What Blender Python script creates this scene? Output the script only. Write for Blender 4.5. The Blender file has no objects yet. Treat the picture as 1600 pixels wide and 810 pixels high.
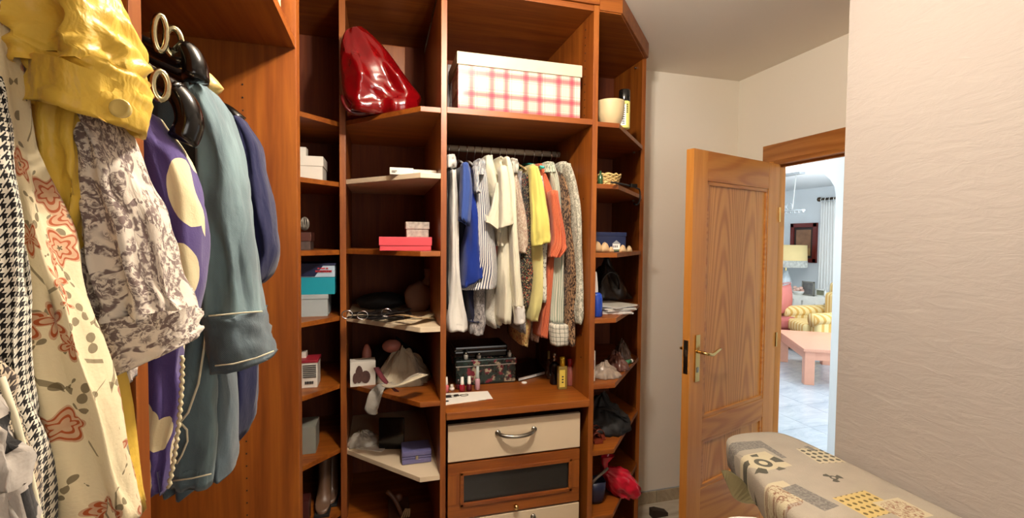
import bpy, bmesh, math, random
from mathutils import Vector, Matrix, noise as mnoise
random.seed(7)
C = bpy.context.scene.collection
S = bpy.context.scene
R = math.radians
# ------------------------------------------------------------------ camera
FPX, YAW, PITCH, ROLL, CY = 722.85, R(15.69), R(2.0425), R(0.4953), 399.83
CAM = Vector((0, 0, 1.6))
_f = Vector((math.sin(YAW)*math.cos(PITCH), math.cos(YAW)*math.cos(PITCH), -math.sin(PITCH)))
_r0 = Vector((math.cos(YAW), -math.sin(YAW), 0)); _u0 = _r0.cross(_f)
_r = _r0*math.cos(ROLL) + _u0*math.sin(ROLL)
_u = -_r0*math.sin(ROLL) + _u0*math.cos(ROLL)
cam_d = bpy.data.cameras.new('camera'); cam = bpy.data.objects.new('camera', cam_d); C.objects.link(cam)
cam_d.sensor_width = 36; cam_d.lens = 36*FPX/1600; cam_d.clip_start = 0.02
cam_d.shift_y = -(405-CY)/1600
M = Matrix.Identity(4)
for i in range(3):
    M[i][0] = _r[i]; M[i][1] = _u[i]; M[i][2] = -_f[i]; M[i][3] = CAM[i]
cam.matrix_world = M
S.camera = cam
# ------------------------------------------------------------------ light
S.view_settings.view_transform = 'Standard'; S.view_settings.look = 'None'
S.view_settings.exposure = 0.34; S.view_settings.gamma = 1.0
w = bpy.data.worlds.new('world'); S.world = w; w.use_nodes = True
w.node_tree.nodes['Background'].inputs[0].default_value = (0.75, 0.87, 1, 1)
w.node_tree.nodes['Background'].inputs[1].default_value = 1.0
def lamp(name, kind, loc, power, color, **k):
    d = bpy.data.lights.new(name, kind); d.energy = power; d.color = color
    o = bpy.data.objects.new(name, d); C.objects.link(o); o.location = loc
    for a, b in k.items():
        if a == 'rot': o.rotation_euler = b
        else: setattr(d, a, b)
    return o
for lx in (0.29, 0.38):
    lamp('ceiling_bulb', 'POINT', (lx, 0.86, 2.45), 31, (1, 0.89, 0.775), shadow_soft_size=0.025)
lamp('rear_fill_light', 'AREA', (0.95, -1.55, 1.6), 12, (1, 0.94, 0.86), shape='RECTANGLE', size=1.1, size_y=1.2, rot=(R(90), 0, 0))  # fill light added behind the camera to brighten surfaces facing it
lamp('living_room_window_light', 'AREA', (6.2, 3.05, 1.5), 215, (0.88, 0.95, 1), shape='RECTANGLE', size=2.4, size_y=2.2, rot=(R(-90), 0, R(12)))
lamp('living_room_ceiling_light', 'POINT', (5.2, 4.6, 2.0), 50, (0.93, 0.97, 1), shadow_soft_size=0.3)
lamp('hall_fill_light', 'AREA', (2.72, -0.12, 1.5), 14, (0.9, 0.96, 1), shape='RECTANGLE', size=.8, size_y=1.8, rot=(R(90), 0, 0))  # fill light added in the hall to brighten door leaf and jamb
lamp('hall_light', 'POINT', (2.75, 3.6, 2.3), 25, (0.93, 0.97, 1), shadow_soft_size=0.15)
# ------------------------------------------------------------------ helpers
def P(px, py, x=None, y=None, z=None):
    d = (px-800)*_r - (py-CY)*_u; d = d/FPX + _f
    if x is not None: t = (x-CAM.x)/d.x
    elif y is not None: t = (y-CAM.y)/d.y
    else: t = (z-CAM.z)/d.z
    return CAM + d*t
def tag(o, label=None, cat=None, group=None, kind=None):
    if label: o['label'] = label
    if cat: o['category'] = cat
    if group: o['group'] = group
    if kind: o['kind'] = kind
    return o
def thing(name, label, cat, loc=(0, 0, 0), rz=0, group=None, kind=None):
    o = bpy.data.objects.new(name, None); C.objects.link(o); o.empty_display_size = .05
    o.location = loc; o.rotation_euler = (0, 0, rz)
    return tag(o, label, cat, group, kind)
def wm(o):
    m = Matrix.Translation(o.location) @ o.rotation_euler.to_matrix().to_4x4()
    return wm(o.parent) @ m if o.parent else m
def obj(name, bm, m, parent=None, smooth=False, local=False, label=None, kind=None):
    """one mesh object; geometry is given in world space unless local"""
    me = bpy.data.meshes.new(name)
    if len(bm.verts) == 0: bm.verts.new((0, 0, 0))
    if parent is not None and not local:
        bmesh.ops.transform(bm, matrix=wm(parent).inverted(), verts=bm.verts)
    off = None
    if parent is None and not local:
        xs = [v.co for v in bm.verts]
        off = Vector(((min(v.x for v in xs)+max(v.x for v in xs))/2, (min(v.y for v in xs)+max(v.y for v in xs))/2, min(v.z for v in xs)))
        bmesh.ops.translate(bm, vec=-off, verts=bm.verts)
    bm.to_mesh(me); bm.free()
    for mm in (m if isinstance(m, (list, tuple)) else [m]): me.materials.append(mm)
    if smooth:
        me.polygons.foreach_set('use_smooth', [True]*len(me.polygons))
    o = bpy.data.objects.new(name, me); C.objects.link(o)
    if parent is not None: o.parent = parent
    if off is not None: o.location = off
    return tag(o, label, kind=kind)
def B(): return bmesh.new()
def box(bm, x0, x1, y0, y1, z0, z1, bev=0, mi=0):
    r = bmesh.ops.create_cube(bm, size=1)
    vs = r['verts']
    bmesh.ops.scale(bm, vec=(abs(x1-x0), abs(y1-y0), abs(z1-z0)), verts=vs)
    bmesh.ops.translate(bm, vec=((x0+x1)/2, (y0+y1)/2, (z0+z1)/2), verts=vs)
    fs = {f for v in vs for f in v.link_faces}
    for f in fs: f.material_index = mi
    if bev:
        es = list({e for v in vs for e in v.link_edges})
        bmesh.ops.bevel(bm, geom=es, offset=bev, segments=2, profile=.7, affect='EDGES')
    return bm
def bx(*a, **k): return box(B(), *a, **k)
def prism(bm, poly, z0, z1, bev=0):
    lo = [bm.verts.new((x, y, z0)) for x, y in poly]; hi = [bm.verts.new((x, y, z1)) for x, y in poly]
    n = len(poly); fs = [bm.faces.new(hi), bm.faces.new(lo[::-1])]
    for i in range(n): fs.append(bm.faces.new((lo[i], lo[(i+1) % n], hi[(i+1) % n], hi[i])))
    bmesh.ops.recalc_face_normals(bm, faces=fs)
    if bev:
        es = list({e for f in fs for e in f.edges})
        bmesh.ops.bevel(bm, geom=es, offset=bev, segments=2, profile=.7, affect='EDGES')
    return bm
def loft(bm, rings, cap0=False, cap1=False, uvs=True, loop=False):
    V = [[bm.verts.new(p) for p in r] for r in rings]
    n = len(rings[0]); ul = bm.loops.layers.uv.verify()
    peri = max(sum((Vector(r[i])-Vector(r[(i+1) % n])).length for i in range(n)) for r in rings)
    vs = [0]
    for k in range(1, len(rings)):
        a = sum((Vector(q) for q in rings[k-1]), Vector())/n; b = sum((Vector(q) for q in rings[k]), Vector())/n
        vs.append(vs[-1]+(a-b).length)
    K = len(rings) if loop else len(rings)-1
    for k in range(K):
        k2 = (k+1) % len(rings)
        for i in range(n):
            j = (i+1) % n
            try: f = bm.faces.new((V[k][i], V[k][j], V[k2][j], V[k2][i]))
            except ValueError: continue
            for l, (uu, vv) in zip(f.loops, ((i/n, vs[k]), ((i+1)/n, vs[k]), ((i+1)/n, vs[k2]), (i/n, vs[k2]))):
                l[ul].uv = (uu*peri, vv)
    if cap0: bm.faces.new(V[0][::-1])
    if cap1: bm.faces.new(V[-1])
    return bm
def tube(bm, pts, r, n=8, closed=False, caps=True):
    pts = [Vector(p) for p in pts]; rings = []; N = len(pts); up = None
    rr = r if isinstance(r, (list, tuple)) else [r]*N
    for i, p in enumerate(pts):
        a = pts[(i-1) % N] if (i > 0 or closed) else p
        b = pts[(i+1) % N] if (i < N-1 or closed) else p
        t = (b-a).normalized()
        if up is None: up = t.orthogonal().normalized()
        up = (up - t*up.dot(t)); up = up.normalized() if up.length > 1e-6 else t.orthogonal().normalized()
        s = t.cross(up)
        rings.append([p + (up*math.cos(2*math.pi*k/n) + s*math.sin(2*math.pi*k/n))*rr[i] for k in range(n)])
    return loft(bm, rings, caps and not closed, caps and not closed, loop=closed)
def lathe(bm, prof, c, n=20, cap=True):
    c = Vector(c)
    rings = [[c+Vector((r*math.cos(2*math.pi*k/n), r*math.sin(2*math.pi*k/n), z)) for k in range(n)] for r, z in prof]
    return loft(bm, rings, cap, cap)
def bez(p0, p1, p2, p3, n=12):
    p0, p1, p2, p3 = map(Vector, (p0, p1, p2, p3)); o = []
    for i in range(n+1):
        t = i/n; o.append(p0*(1-t)**3 + p1*3*t*(1-t)**2 + p2*3*t*t*(1-t) + p3*t**3)
    return o
def catmull(rows, m):
    """smooth resample of numeric tuples, m steps per span"""
    out = []; L = len(rows)
    for i in range(L-1):
        p0, p1, p2, p3 = rows[max(i-1, 0)], rows[i], rows[i+1], rows[min(i+2, L-1)]
        for s in range(m):
            t = s/m
            out.append(tuple(.5*(2*b + (c-a)*t + (2*a-5*b+4*c-d)*t*t + (3*b-a-3*c+d)*t**3) for a, b, c, d in zip(p0, p1, p2, p3)))
    out.append(tuple(rows[-1])); return out
def blob(bm, c, r, sub=2, amp=.25, fs=8, flat=0, seed=0):
    """crumpled cloth-like lump"""
    q = bmesh.ops.create_icosphere(bm, subdivisions=sub, radius=1)['verts']
    for v in q:
        d = v.co.normalized()
        n = mnoise.noise(d*2.2+Vector((seed*3.1, seed, 0)))*.6 + abs(mnoise.noise(d*fs*.7+Vector((seed, 0, seed*2))))*.9-.25
        v.co = Vector((d.x*r[0], d.y*r[1], d.z*r[2]))*(1+amp*n)
        if flat and v.co.z < -r[2]*flat: v.co.z = -r[2]*flat
        v.co += Vector(c)
    return bm
# ------------------------------------------------------------------ materials
class NT:
    def __init__(s, name):
        s.m = bpy.data.materials.new(name); s.m.use_nodes = True; s.t = s.m.node_tree
        s.b = s.t.nodes['Principled BSDF']
    def n(s, ty, **k):
        o = s.t.nodes.new(ty)
        for a, b in k.items(): setattr(o, a, b)
        return o
    def put(s, sock, v):
        if hasattr(v, 'is_linked'): s.t.links.new(v, sock)
        else:
            try: sock.default_value = v
            except Exception: sock.default_value = (*v, 1)
    def math(s, op, *a, clamp=False):
        o = s.n('ShaderNodeMath', operation=op, use_clamp=clamp)
        for i, v in enumerate(a): s.put(o.inputs[i], v)
        return o.outputs[0]
    def mix(s, f, a, b):
        o = s.n('ShaderNodeMix', data_type='RGBA')
        s.put(o.inputs[0], f); s.put(o.inputs[6], a); s.put(o.inputs[7], b); return o.outputs[2]
    def coord(s, kind='Object'): return s.n('ShaderNodeTexCoord').outputs[kind]
    def map(s, v, scale=(1, 1, 1), rot=(0, 0, 0), loc=(0, 0, 0)):
        o = s.n('ShaderNodeMapping'); s.put(o.inputs[0], v); o.inputs['Scale'].default_value = scale
        o.inputs['Rotation'].default_value = rot; o.inputs['Location'].default_value = loc; return o.outputs[0]
    def noise(s, v, scale=5, detail=3, rough=.5, dist=0):
        o = s.n('ShaderNodeTexNoise'); s.put(o.inputs['Vector'], v)
        for a, b in (('Scale', scale), ('Detail', detail), ('Roughness', rough), ('Distortion', dist)): o.inputs[a].default_value = b
        return o.outputs[0]
    def vor(s, v, scale=5, feature='F1', rnd=1):
        o = s.n('ShaderNodeTexVoronoi', feature=feature); s.put(o.inputs['Vector'], v); o.inputs['Scale'].default_value = scale
        o.inputs['Randomness'].default_value = rnd; return o.outputs
    def sep(s, v):
        o = s.n('ShaderNodeSeparateXYZ'); s.put(o.inputs[0], v); return o.outputs
    def step(s, v, lo, hi):
        o = s.n('ShaderNodeMapRange', interpolation_type='SMOOTHSTEP'); s.put(o.inputs[0], v)
        o.inputs[1].default_value = lo; o.inputs[2].default_value = hi; return o.outputs[0]
    def stripe(s, c, period, duty, soft=.05, ph=0):
        f = s.math('FRACT', s.math('ADD', s.math('DIVIDE', c, period), ph+100))
        return s.math('LESS_THAN', f, duty)
    def bump(s, h, strength=.3, dist=.01):
        o = s.n('ShaderNodeBump'); s.put(o.inputs['Height'], h); o.inputs['Strength'].default_value = strength
        o.inputs['Distance'].default_value = dist; s.put(s.b.inputs['Normal'], o.outputs[0]); return o
    def fin(s, col, rough=.6, metal=0, spec=None, **k):
        s.put(s.b.inputs['Base Color'], col); s.put(s.b.inputs['Roughness'], rough); s.b.inputs['Metallic'].default_value = metal
        if spec is not None: s.b.inputs['Specular IOR Level'].default_value = spec
        for a, b in k.items(): s.b.inputs[a.replace('_', ' ')].default_value = b
        return s.m
def srgb(h):
    h = h.lstrip('#'); o = []
    for i in (0, 2, 4):
        c = int(h[i:i+2], 16)/255; o.append(c/12.92 if c <= .04045 else ((c+.055)/1.055)**2.4)
    return (*o, 1)
_mc = {}
def plain(name, col, rough=.55, metal=0, spec=None, var=.12, sc=12, **k):
    if name in _mc: return _mc[name]
    s = NT(name); c = srgb(col) if isinstance(col, str) else col
    n = s.noise(s.coord(), sc, 3)
    d = tuple(max(0, x*(1-var)) for x in c[:3])+(1,); l = tuple(min(1, x*(1+var)) for x in c[:3])+(1,)
    _mc[name] = s.fin(s.mix(n, d, l), rough, metal, spec, **k); return _mc[name]
def wood(name, dark, light, axis='z', rough=.42, sc=1.0, cath=0, bump=.05, figure=None):
    s = NT(name); v = s.coord()
    st = {'z': (26, 26, 1.6), 'x': (1.6, 26, 26), 'y': (26, 1.6, 26)}[axis]
    n1 = s.noise(s.map(v, tuple(q*sc for q in st)), 1, 4, .6, .4)
    st2 = {'z': (110, 110, 5), 'x': (5, 110, 110), 'y': (110, 5, 110)}[axis]
    n2 = s.noise(s.map(v, st2), 1, 2)
    f = s.math('ADD', s.math('MULTIPLY', n1, .75), s.math('MULTIPLY', n2, .3))
    if cath:
        mp = {'z': (5.0, 5.0, .75), 'x': (.75, 5.0, 5.0), 'y': (5.0, .75, 5.0)}[axis]
        big = s.noise(s.map(v, mp, loc=(.37, 0, .2)), 1.1, 1, .4, .25)
        if figure:
            fx, fy, fz = s.sep(v); xf = s.math('SUBTRACT', s.math('ABSOLUTE', s.math('SUBTRACT', fx, figure[0])), figure[1])
            big = s.math('ADD', s.math('MULTIPLY', s.math('ADD', fz, s.math('MULTIPLY', s.math('MULTIPLY', xf, xf), 75.0)), .34), s.math('MULTIPLY', big, .30))
        ln = s.math('FRACT', s.math('MULTIPLY', big, 13.0))
        ln = s.step(s.math('ABSOLUTE', s.math('SUBTRACT', ln, .5)), .12, .5)
        f = s.math('ADD', s.math('MULTIPLY', f, 1-cath), s.math('MULTIPLY', s.math('SUBTRACT', 1.0, ln), cath))
    f = s.step(f, .25, .85)
    s.bump(n2, bump, .002)
    return s.fin(s.mix(f, srgb(dark), srgb(light)), rough)
CH_V = wood('cherry_wood_upright', '#6b3009', '#9d5a1a', 'z')
CH_X = wood('cherry_wood_shelf', '#6b3009', '#9d5a1a', 'x')
CH_Y = wood('cherry_wood_side', '#6b3009', '#9d5a1a', 'y')
CH_B = wood('cherry_darkened', '#5c2508', '#7c3b10', 'z', .75)  # cherry with the shade inside the bays darkened into its colour
OAK_V = wood('oak_door_stile', '#bd7832', '#d69447', 'z', .36)
OAK_H = wood('oak_door_rail', '#b36c2a', '#cc8b42', 'x', .36, cath=.3)
OAK_P = wood('oak_door_panel', '#b8722e', '#dc9c50', 'z', .36, cath=.3, figure=(.39, .125))
OAK_Y = wood('oak_frame_lintel', '#94571f', '#b87a3a', 'y', .36, cath=.25)
def plaster(name, col, strength, sc=(7, 7, 22), rough=.85):
    s = NT(name); v = s.coord(); n = s.noise(s.map(v, sc), 1.6, 5, .62, .6); n2 = s.noise(v, 1.2, 2)
    c = srgb(col); s.bump(n, strength, .006)
    return s.fin(s.mix(n2, tuple(x*.95 for x in c[:3])+(1,), c), rough)
WALL = plaster('rough_plaster', '#aaa198', .5)
WALL2 = plaster('smooth_plaster', '#f5eddc', .12)
CEILM = plaster('ceiling_paint', '#f1e9db', .08)
WHITEROOM = plaster('white_room_paint', '#e9eef0', .06)
CREAM = plain('cream_laminate', '#dcc8a8', .35, var=.04)
STEEL = plain('brushed_steel', '#9a958a', .3, 1, var=.08)
BRASS = plain('polished_brass', '#d8b878', .22, 1, var=.1)
CHROME = plain('chrome', '#d8d8d8', .12, 1, var=.03)
BLACK = plain('black_gloss', '#0d0c0b', .16, var=.2)
BLACKM = plain('black_matt', '#121110', .7, var=.3)
WHITE = plain('white_matt', '#ecebe4', .6, var=.03)
WHITEP = plain('white_plastic', '#f0efe9', .3, var=.03)
def marble(name, a, b, sc=2.2):
    s = NT(name); v = s.coord(); n = s.noise(s.map(v, (1, 2.4, 1)), sc, 6, .65, 1.4)
    return s.fin(s.mix(s.step(n, .35, .7), srgb(a), srgb(b)), .18)
MARB = marble('marble_floor', '#c8bfad', '#a39986')
MARB2 = marble('pale_marble_tile', '#c6cbd0', '#a4adb8')
MARB3 = marble('beige_marble_skirting', '#b7a88c', '#94866c', 6)
GROUT = plain('pale_grout', '#9a9ea2', .7)
def cloth(name, base, rough=.85, sheen=.15, weave=500, bump=.12, kind=None, a=None, b=None, sc=1.0, crease=.25):
    """woven cloth, optional print in UV metres"""
    if name in _mc: return _mc[name]
    s = NT(name); uv = s.coord('UV'); u, v, _ = s.sep(uv); col = srgb(base)
    A = srgb(a) if a else None; Bc = srgb(b) if b else None
    wn = s.noise(s.map(uv, (1, 1, 1)), 9*sc, 4)
    out = s.mix(wn, tuple(x*.86 for x in col[:3])+(1,), tuple(min(1, x*1.08) for x in col[:3])+(1,))
    if kind == 'stripe':
        out = s.mix(s.stripe(u, .012*sc, .42), out, A)
        if Bc: out = s.mix(s.stripe(u, .05*sc, .06), out, Bc)
    elif kind == 'check':
        out = s.mix(s.math('MAXIMUM', s.stripe(u, .02*sc, .12), s.stripe(v, .02*sc, .12)), out, A)
    elif kind == 'floral':
        def motif(scale, loc, on, r0, r1, lobes, rot=0):
            q = s.n('ShaderNodeTexVoronoi'); cv = s.map(uv, loc=loc); s.put(q.inputs['Vector'], cv); q.inputs['Scale'].default_value = scale
            sc_ = s.n('ShaderNodeVectorMath', operation='SCALE'); s.put(sc_.inputs[0], cv); sc_.inputs['Scale'].default_value = 1
            df = s.n('ShaderNodeVectorMath', operation='SUBTRACT'); s.put(df.inputs[0], cv); s.put(df.inputs[1], q.outputs['Position'])
            dx, dy, _z = s.sep(df.outputs[0]); rnd = s.sep(q.outputs['Color'])
            an = s.math('ADD', s.math('ARCTAN2', dy, dx), s.math('MULTIPLY', rnd[1], 6.28))
            rad = s.math('ADD', r0, s.math('MULTIPLY', s.math('COSINE', s.math('MULTIPLY', an, lobes)), r1))
            rel = s.math('DIVIDE', q.outputs['Distance'], rad)
            return s.math('MULTIPLY', s.math('LESS_THAN', rel, 1), s.math('GREATER_THAN', rnd[0], on)), rel
        nz = s.noise(uv, 60/sc, 2)
        for loc in ((3.1, 1.2, 0), (5.7, 8.3, 0)):
            m, rel = motif(15/sc, loc, .25, .17, .15, 2); out = s.mix(s.math('MULTIPLY', m, .8), out, Bc)
        ve = s.vor(s.map(uv, (1, .6, 1), loc=(.3, .2, 0)), 9/sc, 'DISTANCE_TO_EDGE')[0]
        out = s.mix(s.math('MULTIPLY', s.math('MULTIPLY', s.math('LESS_THAN', ve, .018), s.math('GREATER_THAN', s.noise(uv, 9/sc, 1), .52)), .75), out, Bc)
        for loc, f in (((.2, .4, 0), 1.0), ((7.2, 3.3, 0), .9)):
            m, rel = motif(9.5/sc*f, loc, .1, .30, .075, 5)
            out = s.mix(m, out, s.mix(nz, s.mix(.35, col, A), s.mix(.75, col, A)))
            out = s.mix(s.math('MULTIPLY', m, s.math('GREATER_THAN', s.math('SINE', s.math('MULTIPLY', rel, 17)), .45)), out, A)
            out = s.mix(s.math('MULTIPLY', m, s.math('LESS_THAN', rel, .16)), out, Bc)
    elif kind == 'toile':
        n1 = s.noise(uv, 22/sc, 1, .5, 1.5); n2 = s.noise(uv, 150/sc, 3, .7, 1)
        m = s.math('MULTIPLY', s.step(n1, .42, .54), s.step(n2, .42, .56))
        ve = s.vor(uv, 26/sc, 'SMOOTH_F1')[0]
        m2 = s.math('MULTIPLY', s.math('LESS_THAN', s.math('ABSOLUTE', s.math('SUBTRACT', ve, .42)), .045), s.step(s.noise(uv, 120/sc, 1), .4, .55))
        out = s.mix(s.math('MULTIPLY', s.math('MAXIMUM', m, m2), .88), out, A)
    elif kind == 'leopard':
        q = s.vor(s.map(uv, (1, .7, 1)), 70/sc); d = s.math('ADD', q[0], s.math('MULTIPLY', s.math('SUBTRACT', s.noise(uv, 130/sc, 2), .5), .5))
        ringm = s.math('LESS_THAN', s.math('ABSOLUTE', s.math('SUBTRACT', d, .38)), .13)
        out = s.mix(s.math('LESS_THAN', d, .32), out, Bc if Bc else out)
        out = s.mix(ringm, out, A)
    elif kind == 'bigflower':
        nz = s.noise(uv, 9, 1)
        d = s.math('ADD', s.vor(s.map(uv, (1, 1, 1), loc=(.12, .06, 0)), 7.5/sc)[0], s.math('MULTIPLY', s.math('SUBTRACT', nz, .5), .25))
        out = s.mix(s.math('LESS_THAN', d, .46), out, A)
        if Bc: out = s.mix(s.math('LESS_THAN', d, .1), out, Bc)
    elif kind == 'houndstooth':
        p = .017*sc; uu = s.math('DIVIDE', u, p); vv = s.math('DIVIDE', v, p)
        au = s.math('LESS_THAN', s.math('FRACT', s.math('ADD', uu, 50)), .5); av = s.math('LESS_THAN', s.math('FRACT', s.math('ADD', vv, 50)), .5)
        dg = s.math('LESS_THAN', s.math('FRACT', s.math('MULTIPLY', s.math('ADD', s.math('ADD', uu, vv), 50), 2)), .5)
        both = s.math('MULTIPLY', au, av); one = s.math('ABSOLUTE', s.math('SUBTRACT', au, av))
        out = s.mix(s.math('MAXIMUM', both, s.math('MULTIPLY', one, dg)), out, A)
    elif kind == 'blocks':
        p = .085*sc
        m = s.math('MULTIPLY', s.stripe(u, p, .5), s.stripe(v, p*.8, .45))
        out = s.mix(m, out, A)
    elif kind == 'speckle':
        d = s.vor(uv, 110/sc)[0]; m = s.math('LESS_THAN', d, .34)
        out = s.mix(s.math('MULTIPLY', m, .8), out, A)
        if Bc: out = s.mix(s.math('LESS_THAN', s.vor(s.map(uv, loc=(.4, .1, 0)), 60/sc)[0], .26), out, Bc)
    elif kind == 'denim':
        tw = s.math('FRACT', s.math('MULTIPLY', s.math('ADD', u, v), 420))
        fade = s.noise(s.map(uv, (3, 1, 1)), 7, 3)
        out = s.mix(s.step(fade, .35, .7), out, A)
        out = s.mix(s.math('MULTIPLY', tw, .18), out, srgb('#c9d6da'))
    h = s.math('ADD', s.math('MULTIPLY', s.noise(uv, weave, 1), .12), s.math('MULTIPLY', s.noise(s.map(uv, (2.2, 1, 1)), 13, 3, .55, .8), crease*6))
    s.bump(h, bump*2.5, .006)
    _mc[name] = s.fin(out, rough, 0, .25, Sheen_Weight=sheen)
    return _mc[name]
# ------------------------------------------------------------------ the setting
XL, LW, YB, XR, CEIL, NW, NWY = -.21, -.80, 2.436, 2.148, 2.598, 1.40, 1.128
ST = 'structure'
HX, HY = 2.115, 2.125                     # door hinge
DY0, DY1, DH = 1.32, 2.15, 2.035        # doorway in the right wall
bm = B(); box(bm, LW-.1, XR+.06, -1.7, YB+.1, -.1, 0); floor = obj('floor', bm, MARB, kind=ST)
obj('ceiling', bx(LW-.1, XR+.06, -1.7, YB+.1, CEIL, CEIL+.1), CEILM, kind=ST)
obj('wall_back', bx(LW-.1, XR+.06, YB, YB+.1, 0, CEIL), WALL2, kind=ST)
obj('wall_left', bx(LW-.1, LW, -1.6, YB, 0, CEIL), WALL2, kind=ST)
obj('wall_behind', bx(LW-.1, NW, -1.7, -1.6, 0, CEIL), CH_B, kind=ST)
obj('wall_near', bx(NW, XR, -1.7, NWY, 0, CEIL), WALL, kind=ST)
bm = B(); box(bm, XR, XR+.06, DY1, YB, 0, CEIL); box(bm, XR, XR+.06, NWY-.4, DY0, 0, CEIL); box(bm, XR, XR+.06, DY0, DY1, DH, CEIL)
obj('wall_right', bm, WALL2, kind=ST)
# door casing: lintel and jamb boards round the doorway
trim = obj('trim_1', bx(XR-.018, XR, DY0-.1, 2.215, DH+.018, DH+.115, .004), OAK_Y, kind=ST)
obj('lintel_lining', bx(XR-.015, XR+.065, DY0, DY1, DH-.002, DH+.02, .003), OAK_Y, trim)
obj('door_stop', bx(XR+.03, XR+.045, DY0, DY1, DH-.015, DH-.002), OAK_Y, trim)
obj('jamb_casing', bx(XR-.018, XR, DY1-.012, 2.215, 0, DH+.018, .004), OAK_V, trim)
obj('jamb_lining', bx(XR-.015, XR+.065, DY1-.02, DY1, 0, DH, .003), OAK_V, trim)
obj('jamb_casing', bx(XR-.018, XR, DY0-.1, DY0+.012, 0, DH+.018, .004), OAK_V, trim)
obj('jamb_lining', bx(XR-.015, XR+.065, DY0, DY0+.02, 0, DH, .003), OAK_V, trim)
# skirting of marble strips along the back wall
sk = obj('baseboard_back', bx(1.3, XR-.001, YB-.006, YB, 0, .075), GROUT, kind=ST)
for i in range(3):
    obj('skirting_tile', bx(1.32+i*.29, 1.32+i*.29+.287, YB-.014, YB-.006, 0, .072-.001*i, .0015), MARB3, sk)
# ------------------------------------------------------------------ door leaf
ang = math.atan2(1.875-HY, 1.352-HX); LEAF = .78
dr = thing('door_1', None, None, (HX, HY, 0), ang, kind=ST)
T = .04   # local x from hinge to free edge, local +y is the face towards the camera
def dl(name, x0, x1, y0, y1, z0, z1, m, bev=.003, **k): return obj(name, bx(x0, x1, y0, y1, z0, z1, bev), m, dr, local=True, **k)
z1, z2, z3, z4 = 1.885, .735, .63, .39
dl('door_stile', LEAF-.112, LEAF, 0, T, .01, 2.028, OAK_V); dl('door_stile', 0, .112, 0, T, .01, 2.028, OAK_V)
for a, b in ((z1, 2.028), (z3, z2), (.01, z4)): dl('door_rail', .112, LEAF-.112, .0005, T-.0005, a, b, OAK_H)
for a, b in ((z2, z1), (z4, z3)):
    dl('door_panel', .112, LEAF-.112, .012, T-.012, a, b, OAK_P, 0)
    bm = B(); x0, x1 = .112, LEAF-.112
    for f in (T-.012, ):
        for q in ((x0, x1, b-.018, b), (x0, x1, a, a+.018), (x0, x0+.018, a, b), (x1-.018, x1, a, b)):
            box(bm, q[0], q[1], f-.004, f+.009, q[2], q[3], .004)
    obj('panel_moulding', bm, OAK_H, dr, local=True)
# lock side
bm = B(); box(bm, LEAF-.068, LEAF-.034, T, T+.006, .925, 1.145, .002)
lathe(bm, [(.001, 0), (.017, 0), (.017, .004), (.001, .006)], (0, 0, 0), 14)
pl = obj('lock_plate', bx(LEAF-.072, LEAF-.036, T, T+.007, .93, 1.155, .003), BRASS, dr, local=True)
bm = B(); tube(bm, bez((LEAF-.054, T+.005, 1.075), (LEAF-.054, T+.03, 1.075), (LEAF-.05, T+.055, 1.073), (LEAF-.07, T+.055, 1.07), 8)
     + bez((LEAF-.075, T+.055, 1.07), (LEAF-.10, T+.056, 1.055), (LEAF-.13, T+.054, 1.078), (LEAF-.172, T+.05, 1.082), 10), [.008]*9+[.0085]*5+[.0075]*4+[.006]*2, 10)
obj('lever_handle', bm, BRASS, dr, smooth=True, local=True)
bm = B(); box(bm, LEAF-.062, LEAF-.046, T+.006, T+.009, .975, 1.0, .002); obj('key_escutcheon', bm, STEEL, pl, local=True)
dl('lock_faceplate', LEAF-.001, LEAF+.002, .008, .032, .97, 1.13, STEEL, .001)
dl('latch_bolt', LEAF, LEAF+.012, .013, .027, 1.055, 1.085, STEEL, .002)
bm = B(); tube(bm, bez((LEAF-.054, 0, 1.075), (LEAF-.054, -.03, 1.075), (LEAF-.05, -.05, 1.073), (LEAF-.07, -.055, 1.07), 8)+bez((LEAF-.075, -.055, 1.07), (LEAF-.10, -.056, 1.055), (LEAF-.13, -.054, 1.078), (LEAF-.172, -.05, 1.082), 8), .008, 8)
obj('lever_handle', bm, BRASS, dr, smooth=True, local=True)
for z in (.3, 1.05, 1.75):
    bm = B(); lathe(bm, [(.006, z-.04), (.007, z-.04), (.007, z+.04), (.006, z+.04)], (-.004, T+.002, 0), 8); obj('hinge', bm, BRASS, dr, local=True)
# ------------------------------------------------------------------ wardrobe along the left wall
wd = thing('open_wardrobe', 'tall cherry wardrobe with two open bays full of hanging clothes', 'wardrobe', (-.5, .4, 0))
def part(name, parent, m, *a, bev=.0015, label=None): return obj(name, bx(*a, bev), m, parent, label=label)
YE = 1.30
part('back_panel', wd, CH_B, LW+.004, LW+.014, -.38, YE, .0, 2.58, bev=0)
part('side_panel', wd, CH_V, LW+.014, XL, -.40, -.378, 0, 2.585)
part('side_panel', wd, CH_V, LW+.014, XL, .480, .503, 0, 2.585)
part('side_panel', wd, CH_V, LW+.014, XL, YE, YE+.022, 0, 2.585)
for y0, y1 in ((-.378, .48), (.503, YE)):
    part('shelf', wd, CH_Y, LW+.014, XL-.002, y0, y1, 2.08, 2.102)
    part('shelf', wd, CH_Y, LW+.014, XL-.01, y0, y1, .10, .122)
    part('top_panel', wd, CH_Y, LW+.014, XL-.002, y0, y1, 2.562, 2.585)
    part('plinth', wd, CH_Y, XL-.05, XL-.03, y0, y1, 0, .10)
    bm = B(); tube(bm, [(-.50, y0, 1.985), (-.50, y1, 1.985)], .0125, 12); obj('hanging_rail', bm, CHROME, wd, smooth=True)
bm = B()
for k in range(12):
    for py0, px0 in ((132, 379), (690, 385)):
        p = P(px0, py0, y=YE); z = p.z-.032*k
        if py0 == 132 and k > 4: continue
        box(bm, p.x-.0016, p.x+.0016, YE-.0012, YE, z-.0016, z+.0016)
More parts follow.
